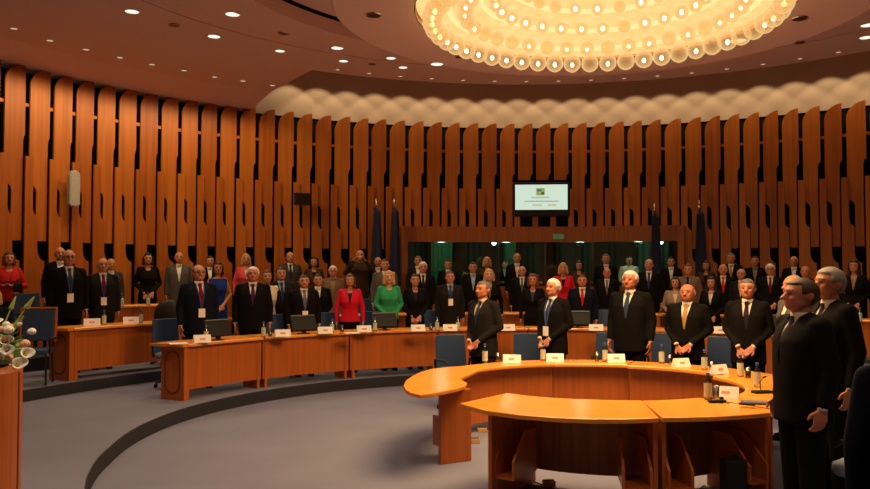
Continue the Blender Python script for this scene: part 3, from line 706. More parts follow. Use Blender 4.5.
def make_hair(style, fem):
    b = MB(); n, m = 36, 24; c = Vector((0, .006, 1.685)); k = .95 if fem else 1; vs = [];
    def mul(x, y, z):
        ins = y < -.42 and z < .52
        if style in ('short', 'bald', 'receding', 'gray'):
            if z < -.30 and y < .15: ins = True
            if z < -.80: ins = True
            if abs(x) > .8 and -.5 < z < -.05 and y < .2: ins = True
        if style == 'bald' and z > .25: ins = True
        if style == 'bald' and y < -.1: ins = True
        if style == 'receding' and (z > .55 and y < .1): ins = True
        t = 1.0 if style == 'bald' else 1.035
        if style in ('bob', 'long', 'curly'): t = 1.10
        if style == 'fringe': t = 1.10; ins = y < -.42 and z < .25
        if style == 'gray': t = 1.07; 
        if style == 'curly': t += .05*math.sin(9*x+3)*math.sin(11*y)*math.sin(10*z)
        return .88 if ins else t
    vs = []
    for j in range(m+1):
        t = PI*j/m
        for i in range(n):
            a = 2*PI*i/n; x, y, z = math.sin(t)*math.cos(a), math.sin(t)*math.sin(a), -math.cos(t); q = mul(x, y, z)
            vs.append(c+Vector((x*.086*k*q, y*.103*q, z*.105*q)))
    b.add(vs, [(j*n+i, j*n+(i+1) % n, (j+1)*n+(i+1) % n, (j+1)*n+i) for j in range(m) for i in range(n)])
    if style in ('bob', 'curly', 'fringe'):
        r = .034 if style != 'curly' else .042
        for s in (-1, 1): b.cap((s*.074, .0, 1.70), (s*.078, .0, 1.575), r*.8, r)
        b.cap((0, .06, 1.70), (0, .06, 1.56), .07, .055)
        if style == 'curly':
            for q in range(26):
                a = PI*q/13; rr = .085; zz = 1.62+.13*random.random()
                if math.sin(a) > -.35: b.ell((rr*math.cos(a), .015+.095*math.sin(a), zz), (.03, .03, .03), 8, 6)
    if style == 'long':
        for s in (-1, 1): b.cap((s*.072, .01, 1.70), (s*.09, -.01, 1.44), .028, .034)
        b.cap((0, .06, 1.70), (0, .075, 1.40), .07, .075)
    if style in ('short', 'bald', 'receding', 'gray'):
        return b.mesh('hair', smooth=True)
    return fuse(b, .010, 1)
PM = {'skin': mat('skin', (.44, .185, .11), .5, spec=.3), 'eye': mat('eye_dark', (.05, .025, .02), .3), 'lip': mat('lip', (.42, .13, .10), .5)}
SK = {'mid': PM['skin'], 'ruddy': mat('skin_ruddy', (.44, .16, .095), .5, spec=.3), 'pale': mat('skin_pale', (.54, .28, .18), .5, spec=.3)}
def cloth(n, c, r=.85): return mat(n+'_cloth', c, r, spec=.08, noise=.12, nscale=(60, 60, 60))
CL = {'black': cloth('black', (.0055, .005, .0055)), 'charcoal': cloth('charcoal', (.013, .012, .013)), 'navy': cloth('navy', (.006, .008, .019)), 'grey': cloth('grey', (.085, .075, .070)),
      'midgrey': cloth('mid_grey', (.045, .04, .04)), 'brown': cloth('brown', (.05, .028, .016)), 'tan': cloth('tan', (.16, .10, .065)), 'red': cloth('red', (.55, .012, .035)), 'scarlet': cloth('scarlet', (.45, .02, .02)),
      'pink': cloth('pink', (.62, .07, .10)), 'green': cloth('green', (.03, .30, .13)), 'blue': cloth('blue', (.012, .035, .22)), 'white': cloth('white', (.75, .70, .62)), 'cream': cloth('cream', (.66, .54, .40)),
      'beige': cloth('beige', (.26, .19, .14)), 'lblue': cloth('light_blue', (.34, .40, .52)), 'maroon': cloth('maroon', (.16, .01, .03)), 'tred': cloth('tie_red', (.55, .02, .02)), 'tblue': cloth('tie_blue', (.03, .05, .11)),
      'tgreen': cloth('tie_green', (.05, .13, .07)), 'tgrey': cloth('tie_grey', (.16, .14, .14)), 'tdark': cloth('tie_dark', (.02, .015, .03)), 'tpurple': cloth('tie_purple', (.07, .015, .08)), 'tgold': cloth('tie_gold', (.35, .22, .08))}
HC = {k: mat(k+'_hair', c, .55, spec=.3, noise=.3, nscale=(90, 90, 20)) for k, c in {'dark': (.015, .010, .008), 'brown': (.06, .028, .014), 'auburn': (.12, .035, .015), 'blond': (.50, .30, .12), 'grey': (.26, .23, .21), 'white': (.68, .64, .58), 'salt': (.12, .10, .09)}.items()}
LAN = mat('lanyard_blue', (.03, .06, .2), .7)
_cache = {}
def get(key, fn):
    if key not in _cache: _cache[key] = fn()
    return _cache[key]
def part(me, name, m, parent, loc=(0, 0, 0)):
    if not me.materials: me.materials.append(None)
    o = bpy.data.objects.new(name, me); COL.objects.link(o); o.parent = parent; o.location = loc
    o.material_slots[0].link = 'OBJECT'; o.material_slots[0].material = m; return o
def person(x, y, z, rz, h, label, group=None, fem=False, pose='clasp', jac='black', shirt='white', tie=None, trou=None, hair=('short', 'dark'), skin='mid', badge=None, fat=1.0, tilt=None, glasses=False, style='suit'):
    body = get(('b', pose, fem), lambda: make_body(pose, fem))
    o = bpy.data.objects.new('person', body); COL.objects.link(o); o.location = (x, y, z); o.rotation_euler = (0, 0, rz)
    s = h/1.757; o.scale = (s*fat, s*fat, s); tag(o, label, 'person', group)
    o.material_slots[0].link = 'OBJECT'; o.material_slots[0].material = SK[skin]
    j = get(('j', pose, fem, style), lambda: make_jacket(pose, fem, fem, style in ('dress', 'sweater')))
    nm = {'suit': 'jacket', 'dress': 'dress', 'sweater': 'sweater'}[style]
    if style == 'dress':
        def mk():
            b = MB(); b.loft([(z_, rx-.006, ry-.004, cy) for z_, rx, ry, cy in jacket_secs(True)[1:-2]]+[(1.45, .13, .070, .01)], 32); b.cap((-.13, .012, 1.415), (.13, .012, 1.415), .052, .052)
            b.loft([(.50, .17, .12, 0), (.70, .18, .13, 0), (.90, .178, .13, .008)], 28); return fuse(b, .0125, 2)
        part(get(('dr',), mk), 'dress', CL[jac], o)
    else:
        part(j, nm, CL[jac], o)
        if style == 'suit': part(get(('s', pose, fem), lambda: make_shirt(fem, pose)), 'shirt' if not fem else 'blouse', CL[shirt], o)
        part(get(('t', fem), lambda: make_legs(fem)), 'trousers', CL[trou or jac], o)
    part(get(('sh', fem), lambda: make_shoes(fem)), 'shoes', CL['black'], o)
    if tie:
        def mk():
            bv = bvh_of(get(('s', pose, fem), None)); b = strip(bv, [(0, 1.495-.03*i) for i in range(13)], .003, lambda t: .016+.022*min(1, t*1.3) if t > .1 else .020)
            return b.mesh('tie', smooth=False)
        part(get(('tie', pose, fem), mk), 'tie', CL[tie], o)
    part(get(('h', hair[0], fem), lambda: make_hair(hair[0], fem)), 'hair', HC[hair[1]], o, (0, 0, -.030))
    if badge:
        def mkb():
            bv = bvh_of(j); zb = 1.08 if badge == 1 else 1.20; b = MB()
            for sgn in (-1, 1):
                q = strip(bv, [(sgn*(.055-.05*i/8), 1.47-(1.47-zb-.05)*i/8) for i in range(9)], .004, lambda t: .006); b.add(q.v, q.f)
            return b.mesh('lanyard')
        def mkc():
            bv = bvh_of(j); zb = 1.08 if badge == 1 else 1.20
            y_ = min(bv.ray_cast(Vector((q, -1, zz)), Vector((0, 1, 0)))[0].y for q in (-.04, .04) for zz in (zb-.05, zb+.05))
            return MB().box((0, y_-.012, zb-.01), (.085, .006, .125)).mesh('badge')
        part(get(('lan', pose, fem, badge, style), mkb), 'lanyard', LAN, o); part(get(('bad', pose, fem, badge, style), mkc), 'badge', M['white'], o)
    if glasses:
        def mkg():
            b = MB()
            for s_ in (-1, 1):
                pts = [(s_*.031+.021*math.cos(2*PI*i/12), -.104, 1.680+.016*math.sin(2*PI*i/12)) for i in range(13)]; b.tube(pts, .0022, 6); b.tube([(s_*.052, -.100, 1.683), (s_*.083, .0, 1.683)], .002, 6)
            b.tube([(-.010, -.106, 1.683), (.010, -.106, 1.683)], .002, 6); return b.mesh('glasses')
        part(get('gl', mkg), 'glasses', M['plastic'], o, (0, 0, -.030))
    return o
def face_to(x, y, tx, ty): return math.atan2(tx-x, -(ty-y))
R1, R1B, R2, R3 = 6.45, 7.2, 8.55, 10.15
# (px, top py, ring radius, floor, keyword arguments, label)
F = True
PEOPLE = [
 (9, 252, R3, T3, dict(fem=F, pose='hold', jac='scarlet', shirt='scarlet', trou='black', hair=('bob', 'auburn')), 'woman in red jacket holding a black camera at the far left'),
 (60, 247, 9.75, T3, dict(pose='sides', jac='black', hair=('bald', 'grey')), 'bald man in black suit half hidden behind the man with glasses at left'),
 (69, 250, R2, T2, dict(pose='sides', jac='black', tie='tblue', hair=('receding', 'grey'), badge=1, glasses=True), 'balding man in black suit with glasses and badge at the left desk'),
 (103, 258, R2, T2, dict(pose='sides', jac='charcoal', tie='maroon', hair=('bald', 'grey'), badge=1), 'bald man in charcoal suit, dark red tie, hands down, at the left desk'),
 (111, 259, 10.15, T3, dict(pose='sides', jac='midgrey', hair=('short', 'blond')), 'fair haired man mostly hidden behind the bald man with the dark red tie'),
 (148, 253, R3, T3, dict(fem=F, jac='black', shirt='black', hair=('bob', 'dark')), 'dark haired woman in black with clasped hands behind the highest desk at left'),
 (179, 252, R3, T3, dict(pose='sides', jac='grey', shirt='white', tie=None, hair=('bald', 'brown')), 'man in grey suit and open white shirt, short hair, near the left wall'),
 (199, 265, R1, T1, dict(pose='sides', jac='navy', tie='maroon', hair=('receding', 'salt'), badge=1, glasses=True, fat=1.1), 'heavy man in navy suit with dark red tie, leftmost at the middle ring'),
 (218, 262, R2, T2, dict(fem=F, pose='clasp', jac='blue', style='dress', hair=('bob', 'dark')), 'woman in sleeveless royal blue dress with dark hair'),
 (210, 256, R3, T3, dict(pose='sides', jac='black', hair=('short', 'dark')), 'dark haired man behind the woman in the blue dress'),
 (246, 254, R3, T3, dict(fem=F, pose='sides', jac='pink', shirt='cream', trou='black', hair=('bob', 'blond')), 'short haired blond woman in pink jacket at the back'),
 (253, 267, R1, T1, dict(pose='sides', jac='black', tie='tpurple', hair=('gray', 'white'), skin='ruddy', fat=1.12), 'white haired ruddy man in black suit with dark purple tie'),
 (267, 270, R1B, T1, dict(fem=F, pose='sides', jac='cream', shirt='black', trou='black', hair=('short', 'brown'), badge=1), 'woman in cream jacket with a badge beside the ruddy man'),
 (281, 267, R1B, T1, dict(pose='sides', jac='charcoal', shirt='lblue', tie='tblue', hair=('short', 'dark')), 'tall dark haired man in charcoal suit, pale blue shirt, behind the middle desks'),
 (290, 252, R3, T3, dict(pose='sides', jac='midgrey', tie='tdark', hair=('receding', 'salt')), 'balding man in grey suit standing at the back wall left of centre'),
 (304, 275, R1, T1, dict(pose='sides', jac='black', tie='tgrey', hair=('short', 'dark'), badge=1, fat=1.12), 'stocky dark haired man in black suit looking down, behind a monitor'),
 (314, 257, R3, T3, dict(fem=F, pose='clasp', jac='brown', shirt='black', hair=('curly', 'dark')), 'woman with thick black hair and brown top at the back'),
 (318, 274, R1B, T1, dict(pose='clasp', jac='black', shirt='white', tie=None, hair=('short', 'dark')), 'dark haired man in black suit beside the stocky man, shirt open'),
 (333, 266, R2, T2, dict(pose='sides', jac='tan', shirt='beige', hair=('gray', 'white'), glasses=True), 'white haired man with glasses in tan jacket'),
 (350, 274, R1, T1, dict(fem=F, pose='sides', jac='red', shirt='tdark', trou='black', hair=('bob', 'auburn')), 'woman with short auburn hair in bright crimson jacket'),
 (360, 250, 9.9, T3, dict(pose='camera', jac='brown', shirt='brown', style='sweater', trou='black', hair=('bald', 'dark')), 'cameraman in brown top filming with a video camera'),
 (378, 257, R3, T3, dict(pose='sides', jac='black', hair=('bald', 'brown')), 'bald man in black suit beside the cameraman'),
 (385, 259, R2, T2, dict(pose='sides', jac='grey', tie='tdark', hair=('short', 'brown')), 'man in grey suit right of the bald man by the blue flag'),
 (389, 271, R1, T1, dict(fem=F, pose='clasp', jac='green', shirt='green', trou='black', hair=('curly', 'blond'), skin='pale'), 'curly blond woman in bright green jacket'),
 (415, 274, R1, T1, dict(fem=F, pose='clasp', jac='black', shirt='tdark', hair=('short', 'dark')), 'woman in black suit with tied dark hair and clasped hands, right of the green jacket'),
 (418, 256, R3, T3, dict(pose='sides', jac='charcoal', hair=('short', 'salt')), 'man in dark grey suit by the left end of the booth'),
 (423, 262, 8.3, T2, dict(pose='sides', jac='black', tie='tdark', hair=('gray', 'white'), skin='ruddy'), 'elderly white haired man in black suit behind the woman in black'),
 (450, 271, R1, T1, dict(pose='sides', jac='charcoal', shirt='lblue', tie='tblue', hair=('short', 'brown'), badge=2), 'brown haired man in dark suit with blue tie and badge at the middle desk'),
 (448, 260, R3, T3, dict(pose='sides', jac='black', hair=('short', 'brown')), 'man in black suit before the booth behind the man with the badge'),
 (473, 262, R2, T2, dict(pose='sides', jac='black', shirt='lblue', hair=('short', 'dark')), 'man in open black jacket and plain light blue shirt'),
 (487, 257, R3, T3, dict(fem=F, pose='sides', jac='brown', shirt='brown', hair=('bob', 'blond')), 'fair haired woman in brown at the booth glass'),
 (489, 269, 7.1, T1, dict(fem=F, pose='sides', jac='black', shirt='beige', hair=('bob', 'blond'), skin='pale'), 'blond woman in black just behind the tanned man at the round table'),
 (517, 253, R3, T3, dict(pose='sides', jac='black', hair=('bald', 'dark')), 'bald man in black before the booth, left of the bearded man'),
 (522, 266, R2, T2, dict(pose='sides', jac='black', tie='tgreen', hair=('bald', 'white')), 'white bearded bald man in black suit with green tie'),
 (533, 274, R1, T1, dict(fem=F, pose='sides', jac='black', shirt='tblue', hair=('curly', 'auburn'), skin='ruddy'), 'woman with curly reddish brown hair in black'),
 (563, 263, R2, T2, dict(fem=F, pose='sides', jac='red', shirt='black', trou='black', hair=('bob', 'blond')), 'blond woman in crimson jacket over a black top, by the booth'),
 (579, 261, R3, T3, dict(fem=F, pose='sides', jac='brown', shirt='black', hair=('bob', 'dark')), 'dark haired woman in brown behind the man with the red tie'),
 (582, 275, R1, T1, dict(pose='sides', jac='navy', tie='tred', hair=('short', 'brown'), skin='ruddy', fat=1.1), 'man in navy suit with bright red tie behind a monitor'),
 (606, 254, R3, T3, dict(pose='sides', jac='black', hair=('short', 'salt')), 'man in black suit before the booth, left of the tall white haired man'),
 (607, 268, R2, T2, dict(pose='sides', jac='black', tie='tgrey', hair=('receding', 'dark'), skin='ruddy'), 'balding man in black suit with grey tie, left of the tall white haired man'),
 (649, 259, R2, T2, dict(pose='sides', jac='black', tie='tblue', hair=('receding', 'dark')), 'man in black suit with blue tie below the second booth flag'),
 (671, 257, R3, T3, dict(pose='sides', jac='black', hair=('short', 'dark')), 'man in black suit at the right end of the booth'),
 (675, 277, R1B, T1, dict(fem=F, pose='clasp', jac='beige', shirt='cream', trou='black', hair=('bob', 'dark')), 'dark haired woman in beige grey jacket with clasped hands'),
 (688, 264, 8.3, T2, dict(pose='sides', jac='tan', shirt='beige', tie='tdark', hair=('short', 'brown')), 'man in brown grey jacket behind the bald man at the table'),
 (706, 261, R3, T3, dict(fem=F, pose='sides', jac='brown', shirt='black', hair=('bob', 'dark')), 'dark haired woman in brown by the right flag'),
 (711, 277, R1B, T1, dict(fem=F, pose='clasp', jac='black', shirt='cream', hair=('long', 'dark')), 'young woman with long dark hair and cream blouse'),
 (723, 264, R2, T2, dict(pose='sides', jac='black', tie='tred', hair=('bald', 'grey'), badge=None), 'bald man in black suit with red tie, right of the flags'),
 (731, 253, R3, T3, dict(pose='sides', jac='black', tie='tgold', hair=('short', 'salt')), 'tall man in black suit with gold tie at the wall right of the flags'),
 (741, 269, 8.45, T2, dict(pose='sides', jac='charcoal', hair=('receding', 'grey')), 'grey haired man just behind the man in the pinstripe tie at the table'),
 (755, 256, R3, T3, dict(pose='sides', jac='black', shirt='beige', hair=('short', 'dark')), 'dark haired man in black suit and beige shirt at the right wall'),
 (770, 264, R2, T2, dict(pose='clasp', jac='black', tie='maroon', hair=('gray', 'white'), glasses=True), 'white haired man with glasses and dark red tie behind the right desks'),
 (794, 256, R3, T3, dict(pose='sides', jac='black', hair=('bald', 'brown')), 'bald man in black suit at the right wall boards'),
 (805, 266, R2, T2, dict(pose='sides', jac='black', hair=('bald', 'grey'), skin='ruddy'), 'ruddy bald man peering between the two men at right'),
 (854, 260, R2, T2, dict(fem=F, pose='clasp', jac='black', shirt='pale' if False else 'beige', hair=('long', 'dark')), 'long haired woman in black with clasped hands at the far right desk'),
 (881, 262, 8.8, T2, dict(fem=F, pose='clasp', jac='black', shirt='black', hair=('bob', 'dark')), 'person in black cut off by the right edge beyond the woman in black'),
]
for px, py, R_, fl, kw, lab in PEOPLE:
    x, y = on_ring(px, R_); h = z_at(py, y)-fl
    h = max(1.50, min(1.93, h))
    rz = face_to(x, y, .3+random.uniform(-1.2, 1.2), 4.5)
    person(x, y, fl, rz, h, lab, **kw)
# around the round table
def front(px, py, Y, rz, kw, lab, fl=0, h=None):
    x = (px-435)/FPX*Y; hh = h or z_at(py, Y)-fl
    return person(x, Y, fl, rz, hh, lab, **kw)
front(483, 281, 10.75, rad(-46), dict(pose='clasp', jac='charcoal', tie='tblue', shirt='cream', hair=('short', 'salt'), skin='ruddy', fat=1.08), 'tanned grey haired man in dark suit at the left of the round table')
front(553, 279, 10.95, rad(-48), dict(pose='clasp', jac='black', tie='tblue', hair=('gray', 'white'), badge=1, fat=1.05), 'man with thick white hair, badge and clasped hands at the round table')
front(630, 271, 10.85, rad(-36), dict(pose='sides', jac='black', tie='tblue', hair=('gray', 'white'), skin='ruddy', fat=1.12), 'tall white haired man with arms down at the middle of the round table')
front(687, 284, 10.5, rad(-34), dict(pose='clasp', jac='black', tie='tgold', hair=('bald', 'white'), skin='ruddy', fat=1.15), 'short bald man with clasped hands and gold tie at the round table')
front(747, 279, 9.75, rad(-30), dict(pose='clasp', jac='black', tie='tdark', hair=('short', 'salt'), fat=1.05), 'grey haired man in black suit with striped tie and clasped hands at the table')
front(792, 274, 9.0, rad(-80), dict(pose='sides', jac='grey', hair=('receding', 'grey')), 'grey haired man half hidden between the two men at right', h=1.84)
front(800, 278.5, 5.9, rad(-84), dict(pose='sides', jac='black', tie='tdark', hair=('short', 'brown'), skin='ruddy', fat=1.2), 'big man with thin brown hair in black suit touching the folder, seen in profile')
front(829, 268, 6.55, rad(-82), dict(pose='sides', jac='black', tie='tdark', hair=('gray', 'grey'), skin='mid', fat=1.08), 'grey haired man in black suit behind the big man at right')
person(2.025, 3.42, 0, rad(155), 1.72, 'person in dark suit seen from behind, cut off by the right edge', pose='sides', jac='navy', hair=('short', 'dark'))
person(-5.45, 10.0, T1, rad(40), 1.50, 'blond person in dark clothes cut off by the left edge behind the flowers', fem=True, pose='hold', jac='black', shirt='black', hair=('bob', 'blond'), skin='pale')
x, y = on_ring(629, 11.7); person(x, y, .62, 0, 1.66, 'faint figure in pale shirt behind the booth glass', pose='clasp', jac='cream', style='sweater', trou='black', hair=('short', 'dark'))  # this figure and the next stand where faint shapes show in the glass
x, y = on_ring(505, 11.7); person(x, y, .62, 0, 1.55, 'faint figure in dark jacket and white shirt behind the booth glass', pose='clasp', jac='black', hair=('short', 'dark'))

# cameras held
def camera_prop(px, R_, z, rz, label, big=False):
    x, y = on_ring(px, R_); t = thing('video_camera' if big else 'photo_camera', label, 'camera', (x, y, z), rz); s = 1.0 if big else .7
    def L(b): return b
    MB().box((0, 0, .06*s), (.12*s, .30*s, .14*s)).build('camera_body', 'plastic', t, off=(0, 0, 0), bevel=.01)
    MB().lathe([(.045*s, 0), (.055*s, .12*s)], 16).build('lens', 'plastic', t, off=(0, 0, 0)).matrix_local = Matrix.Translation((0, -.14*s, .06*s)) @ Matrix.Rotation(PI/2, 4, 'X')
    MB().tube([(0, -.1*s, .13*s), (0, -.08*s, .18*s), (0, .08*s, .18*s), (0, .1*s, .13*s)], .012*s).build('handle', 'plastic', t, off=(0, 0, 0))
    MB().box((0, -.215*s if big else -.21*s, .06*s), (.05*s, .004, .05*s)).build('lens_glass', M['tint'] if 'tint' in M else 'glass', t, off=(0, 0, 0))
M['tint'] = mat('lens_blue', (.15, .35, .5), .1)
camera_prop(351, 9.62, z_at(267, on_ring(351, 9.62)[1]), face_to(0, 0, .1, -1), 'black video camera raised to the shoulder of the cameraman', True)
camera_prop(18, 9.8, z_at(291, on_ring(18, 9.8)[1]), face_to(0, 0, .6, -1), 'black photo camera in the hands of the woman in red', True)

# ------------------------------------------------------------------ chairs
def make_chair():
    t = thing('conference_chair', '', 'chair')
    b = MB(); n = 8; pts = []
    b.loft([(.42, .22, .22, 0), (.45, .245, .245, 0), (.50, .24, .24, 0), (.52, .20, .20, 0)], 28, 5); b.build('seat', 'chairseat', t, off=(0, 0, 0), smooth=True)
    b = MB(); rows_ = 7; cols = 8; vs = []
    for side in (0, 1):
        for j in range(rows_+1):
            zz = .50+.50*j/rows_
            for i in range(cols+1):
                u = -1+2*i/cols; wd = .235*(1-.06*(j/rows_)**3)
                yy = .235+.05*(j/rows_)-.035*u*u+(.055*(1-.5*abs(u)**4) if side else 0)
                vs.append(Vector((u*wd, yy, zz)))
    W = cols+1; H = (rows_+1)*W; fs = []
    for j in range(rows_):
        for i in range(cols): q = j*W+i; fs += [(q, q+1, q+W+1, q+W), (H+q, H+q+W, H+q+W+1, H+q+1)]
    for i in range(cols): fs += [(i, H+i, H+i+1, i+1), (rows_*W+i, rows_*W+i+1, H+rows_*W+i+1, H+rows_*W+i)]
    for j in range(rows_): fs += [(j*W, (j+1)*W, H+(j+1)*W, H+j*W), (j*W+cols, H+j*W+cols, H+(j+1)*W+cols, (j+1)*W+cols)]
    b.add(vs, fs).build('backrest', 'chair', t, off=(0, 0, 0), smooth=False, bevel=.008)
    for s in (-1, 1):
        MB().tube([(s*.25, .20, .46), (s*.275, .19, .67), (s*.275, -.12, .68), (s*.26, -.17, .64)], .016).build('armrest', 'plastic', t, off=(0, 0, 0), smooth=True)
    MB().cap((0, 0, .12), (0, 0, .42), .03, .03).build('pedestal', 'steel', t, off=(0, 0, 0), smooth=True)
    for k in range(5):
        a = 2*PI*k/5; MB().cap((0, 0, .13), (.27*math.cos(a), .27*math.sin(a), .075), .025, .016, 8).build('base_arm', 'steel', t, off=(0, 0, 0), smooth=True)
        MB().ell((.28*math.cos(a), .28*math.sin(a), .032), (.03, .03, .032), 10, 8).build('caster', 'plastic', t, off=(0, 0, 0), smooth=True)
    return t
chair0 = make_chair(); first = [True]
def chair(x, y, z, rz, label, group=None):
    if first[0]: o = chair0; first[0] = False
    else: o = copy_tree(chair0)
    o.location = (x, y, z); o.rotation_euler = (0, 0, rz); o['label'] = label
    if group: o['group'] = group
    elif 'group' in o: del o['group']
    return o
for px, R_, z, lab in ((177, 6.75, T1, 'dark blue chair at the left end of the middle ring beside the man in navy'), (279, 6.62, T1, 'dark blue chair between the woman in cream and the stocky man'),
                       (334, 6.7, T1, 'dark blue chair left of the woman in crimson at the middle ring'), (377, 6.75, T1, 'dark blue chair between the crimson and the green jackets'),
                       (432, 6.75, T1, 'dark blue chair left of the man with badge and blue tie'), (370, 8.9, T2, 'blue chair of the second ring below the cameraman'),
                       (37, 9.3, T3, 'blue chair on the highest ring at left, only its top showing'),
                       (608, 6.9, T1, 'dark chair left of the tall white haired man at the middle ring')):
    x, y = on_ring(px, R_); chair(x, y, z, face_to(x, y, OX, OY), lab)
for px, Y, lab in ((459, 11.1, 'dark blue chair left of the tanned man at the round table'), (533, 11.35, 'dark blue chair between the tanned man and the man with thick white hair'), (716, 10.75, 'blue chair between the short bald man and the grey haired man at the table'),
                   (611, 11.5, 'dark chair tucked behind the tall white haired man'), (664, 11.4, 'dark chair between the tall white haired man and the short bald man')):
    x = (px-435)/FPX*Y; chair(x, Y, 0, face_to(x, Y, OX, OY), lab)
chair(4.27, 8.0, 0, face_to(4.27, 8.0, OX, OY)+.25, 'blue chair with tilted back behind the grey haired man at the right edge')
chair(3.14, 5.80, 0, face_to(3.14, 5.80, OX, OY)+.2, 'chair with pale seat just behind the two men at the right')
x, y = -5.54, 11.2
t = thing('side_chair', 'blue side chair with light wooden rim beside the left end of the left desk', 'chair', (x, y, T2), rad(12))
MB().box((0, .20, .80), (.42, .05, .44), rx=rad(-6)).build('backrest', 'chair', t, off=(0, 0, 0), bevel=.015)
MB().box((0, .225, 1.04), (.47, .06, .025)).box((.225, .205, .80), (.025, .06, .47), rx=rad(-6)).box((-.225, .205, .80), (.025, .06, .47), rx=rad(-6)).build('wooden_rim', 'desk', t, off=(0, 0, 0), bevel=.005)
MB().box((0, -.03, .46), (.44, .44, .07)).build('seat', 'chair', t, off=(0, 0, 0), bevel=.02)
for sx in (-1, 1):
    MB().tube([(sx*.24, .18, .62), (sx*.25, -.15, .64), (sx*.24, -.18, .44)], .015).build('armrest', 'plastic', t, off=(0, 0, 0), smooth=True)
    for sy in (-1, 1): MB().cap((sx*.20, sy*.19, .014), (sx*.19, sy*.17, .44), .014, .016).build('leg', 'steel', t, off=(0, 0, 0), smooth=True)
# black bag on a chair, behind the man in navy
x, y = on_ring(169, 8.5); t = thing('office_chair', 'black padded office chair behind the left end of the middle ring', 'chair', (x, y, T2), .2)
MB().ell((0, .0, .80), (.24, .09, .28), 20, 14).build('backrest', 'plastic', t, off=(0, 0, 0), smooth=True)
MB().ell((0, -.2, .48), (.24, .24, .06), 20, 10).build('seat', 'plastic', t, off=(0, 0, 0), smooth=True)
MB().cap((0, -.2, .1), (0, -.2, .45), .03, .03).tube([(0, 0, .6), (0, -.05, .42), (0, -.2, .42)], .02).build('post', 'steel', t, off=(0, 0, 0), smooth=True)
for k in range(5): a = 2*PI*k/5; MB().cap((0, -.2, .12), (.27*math.cos(a), -.2+.27*math.sin(a), .03), .022, .028, 8).build('base_arm', 'plastic', t, off=(0, 0, 0), smooth=True)

# ------------------------------------------------------------------ things on the tables
def make_bottle():
    t = thing('water_bottle', '', 'bottle', group='x')
    MB().lathe([(.028, 0), (.031, .006), (.031, .05), (.029, .07), (.031, .09), (.031, .135), (.026, .16), (.013, .185), (.012, .20)], 16).build('bottle_body', 'clear', t, off=(0, 0, 0), smooth=True)
    MB().lathe([(.0322, .025), (.0322, .14)], 16, caps=False).build('paper_label', 'label', t, off=(0, 0, 0), smooth=True)
    MB().lathe([(.014, .198), (.015, .20), (.015, .222), (.013, .225)], 12).build('bottle_cap', 'cap', t, off=(0, 0, 0), smooth=True); return t
def make_glass():
    t = thing('drinking_glass', '', 'glass', group='x')
    MB().lathe([(.026, 0), (.031, .12), (.029, .12), (.025, .008), (.001, .008)], 16, caps=False).build('glass_wall', 'clear', t, off=(0, 0, 0), smooth=True); return t
def make_card():
    t = thing('name_card', '', 'name card', group='x')
    MB().prism([(-.05, 0), (.05, 0), (.003, .105), (-.003, .105)], -.115, .115, Matrix.Rotation(PI/2, 4, 'Z') @ Matrix.Rotation(PI/2, 4, 'X')).build('folded_card', 'white', t, off=(0, 0, 0))
    MB().box((0, -.028, .050), (.075, .002, .028), rx=-rad(24)).build('printed_mark', 'red', t, off=(0, 0, 0)); return t
PROT = {}
def put(kind, fn, px, py, z, rz, label, group, s=1):
    p = at(px, py, z)
    if kind not in PROT: PROT[kind] = o = fn()
    else: o = copy_tree(PROT[kind])
    o.location = p; o.rotation_euler = (0, 0, rz); o['label'] = label; o['group'] = group; o.scale = (s, s, s); return o
for px, py, lab in ((485, 362.8, 'before the tanned man'), (543, 361, 'before the man with thick white hair'), (605, 361.5, 'left of the tall white haired man'), (661.7, 363.5, 'between the tall man and the short bald man'), (704.5, 370, 'right of the short bald man'), (740.5, 376.5, 'before the grey haired man with striped tie'), (757.5, 387, 'near the big man in profile'), (708, 399.5, 'nearest the viewer, on the near right unit')):
    put('bottle', make_bottle, px, py, .751, 0, 'water bottle on the round table, '+lab, 'water bottles on the round table', 1.05)
for px, py, lab in ((498, 362.6, 'before the tanned man'), (597, 361.6, 'left of the tall white haired man'), (670, 364.5, 'right of the tall white haired man'), (712, 372, 'right of the short bald man'), (748, 379, 'before the grey haired man with striped tie'), (716, 399, 'on the near right unit')):
    put('glass', make_glass, px, py, .751, 0, 'drinking glass on the round table, '+lab, 'glasses on the round table')
for px, py, rz, lab in ((512, 362.6, -.25, 'before the tanned man'), (555, 361.4, -.1, 'before the man with thick white hair'), (616, 361.8, .05, 'before the tall white haired man'), (681, 366.6, .35, 'before the short bald man'), (719, 373.5, .5, 'before the grey haired man with striped tie'), (726, 397.5, -.45, 'on the near right unit beside the bottle')):
    o = put('card', make_card, px, py, .751, rz, 'white folded name card on the round table, '+lab, 'name cards on the round table', .95)
for px, py, lab in ((202, 342.5, 'at the left end'), (282.5, 336.5, 'before the stocky man'), (325, 333.5, 'between monitor and woman in crimson'), (364, 332, 'before the woman in crimson'), (418, 331, 'before the woman in black with tied hair'), (450, 330.7, 'before the man with badge and blue tie'), (508, 330.6, 'behind the tanned man'), (596, 330.6, 'before the man with red tie'), (721, 333.2, 'below the young woman with long hair')):
    x = at(px, py, T1+.751); put('card', make_card, px, py, T1+.751, -rad(az_of(x.x, x.y))*.5, 'white folded name card on the middle ring, '+lab, 'name cards on the middle ring')
for px, py, lab in ((92, 325.5, 'before the man with dark red tie'), (131, 323.5, 'at the right part of the left desk')):
    put('card', make_card, px, py, T2+.751, .4, 'white name card on the left desk, '+lab, 'name cards on the left desk')
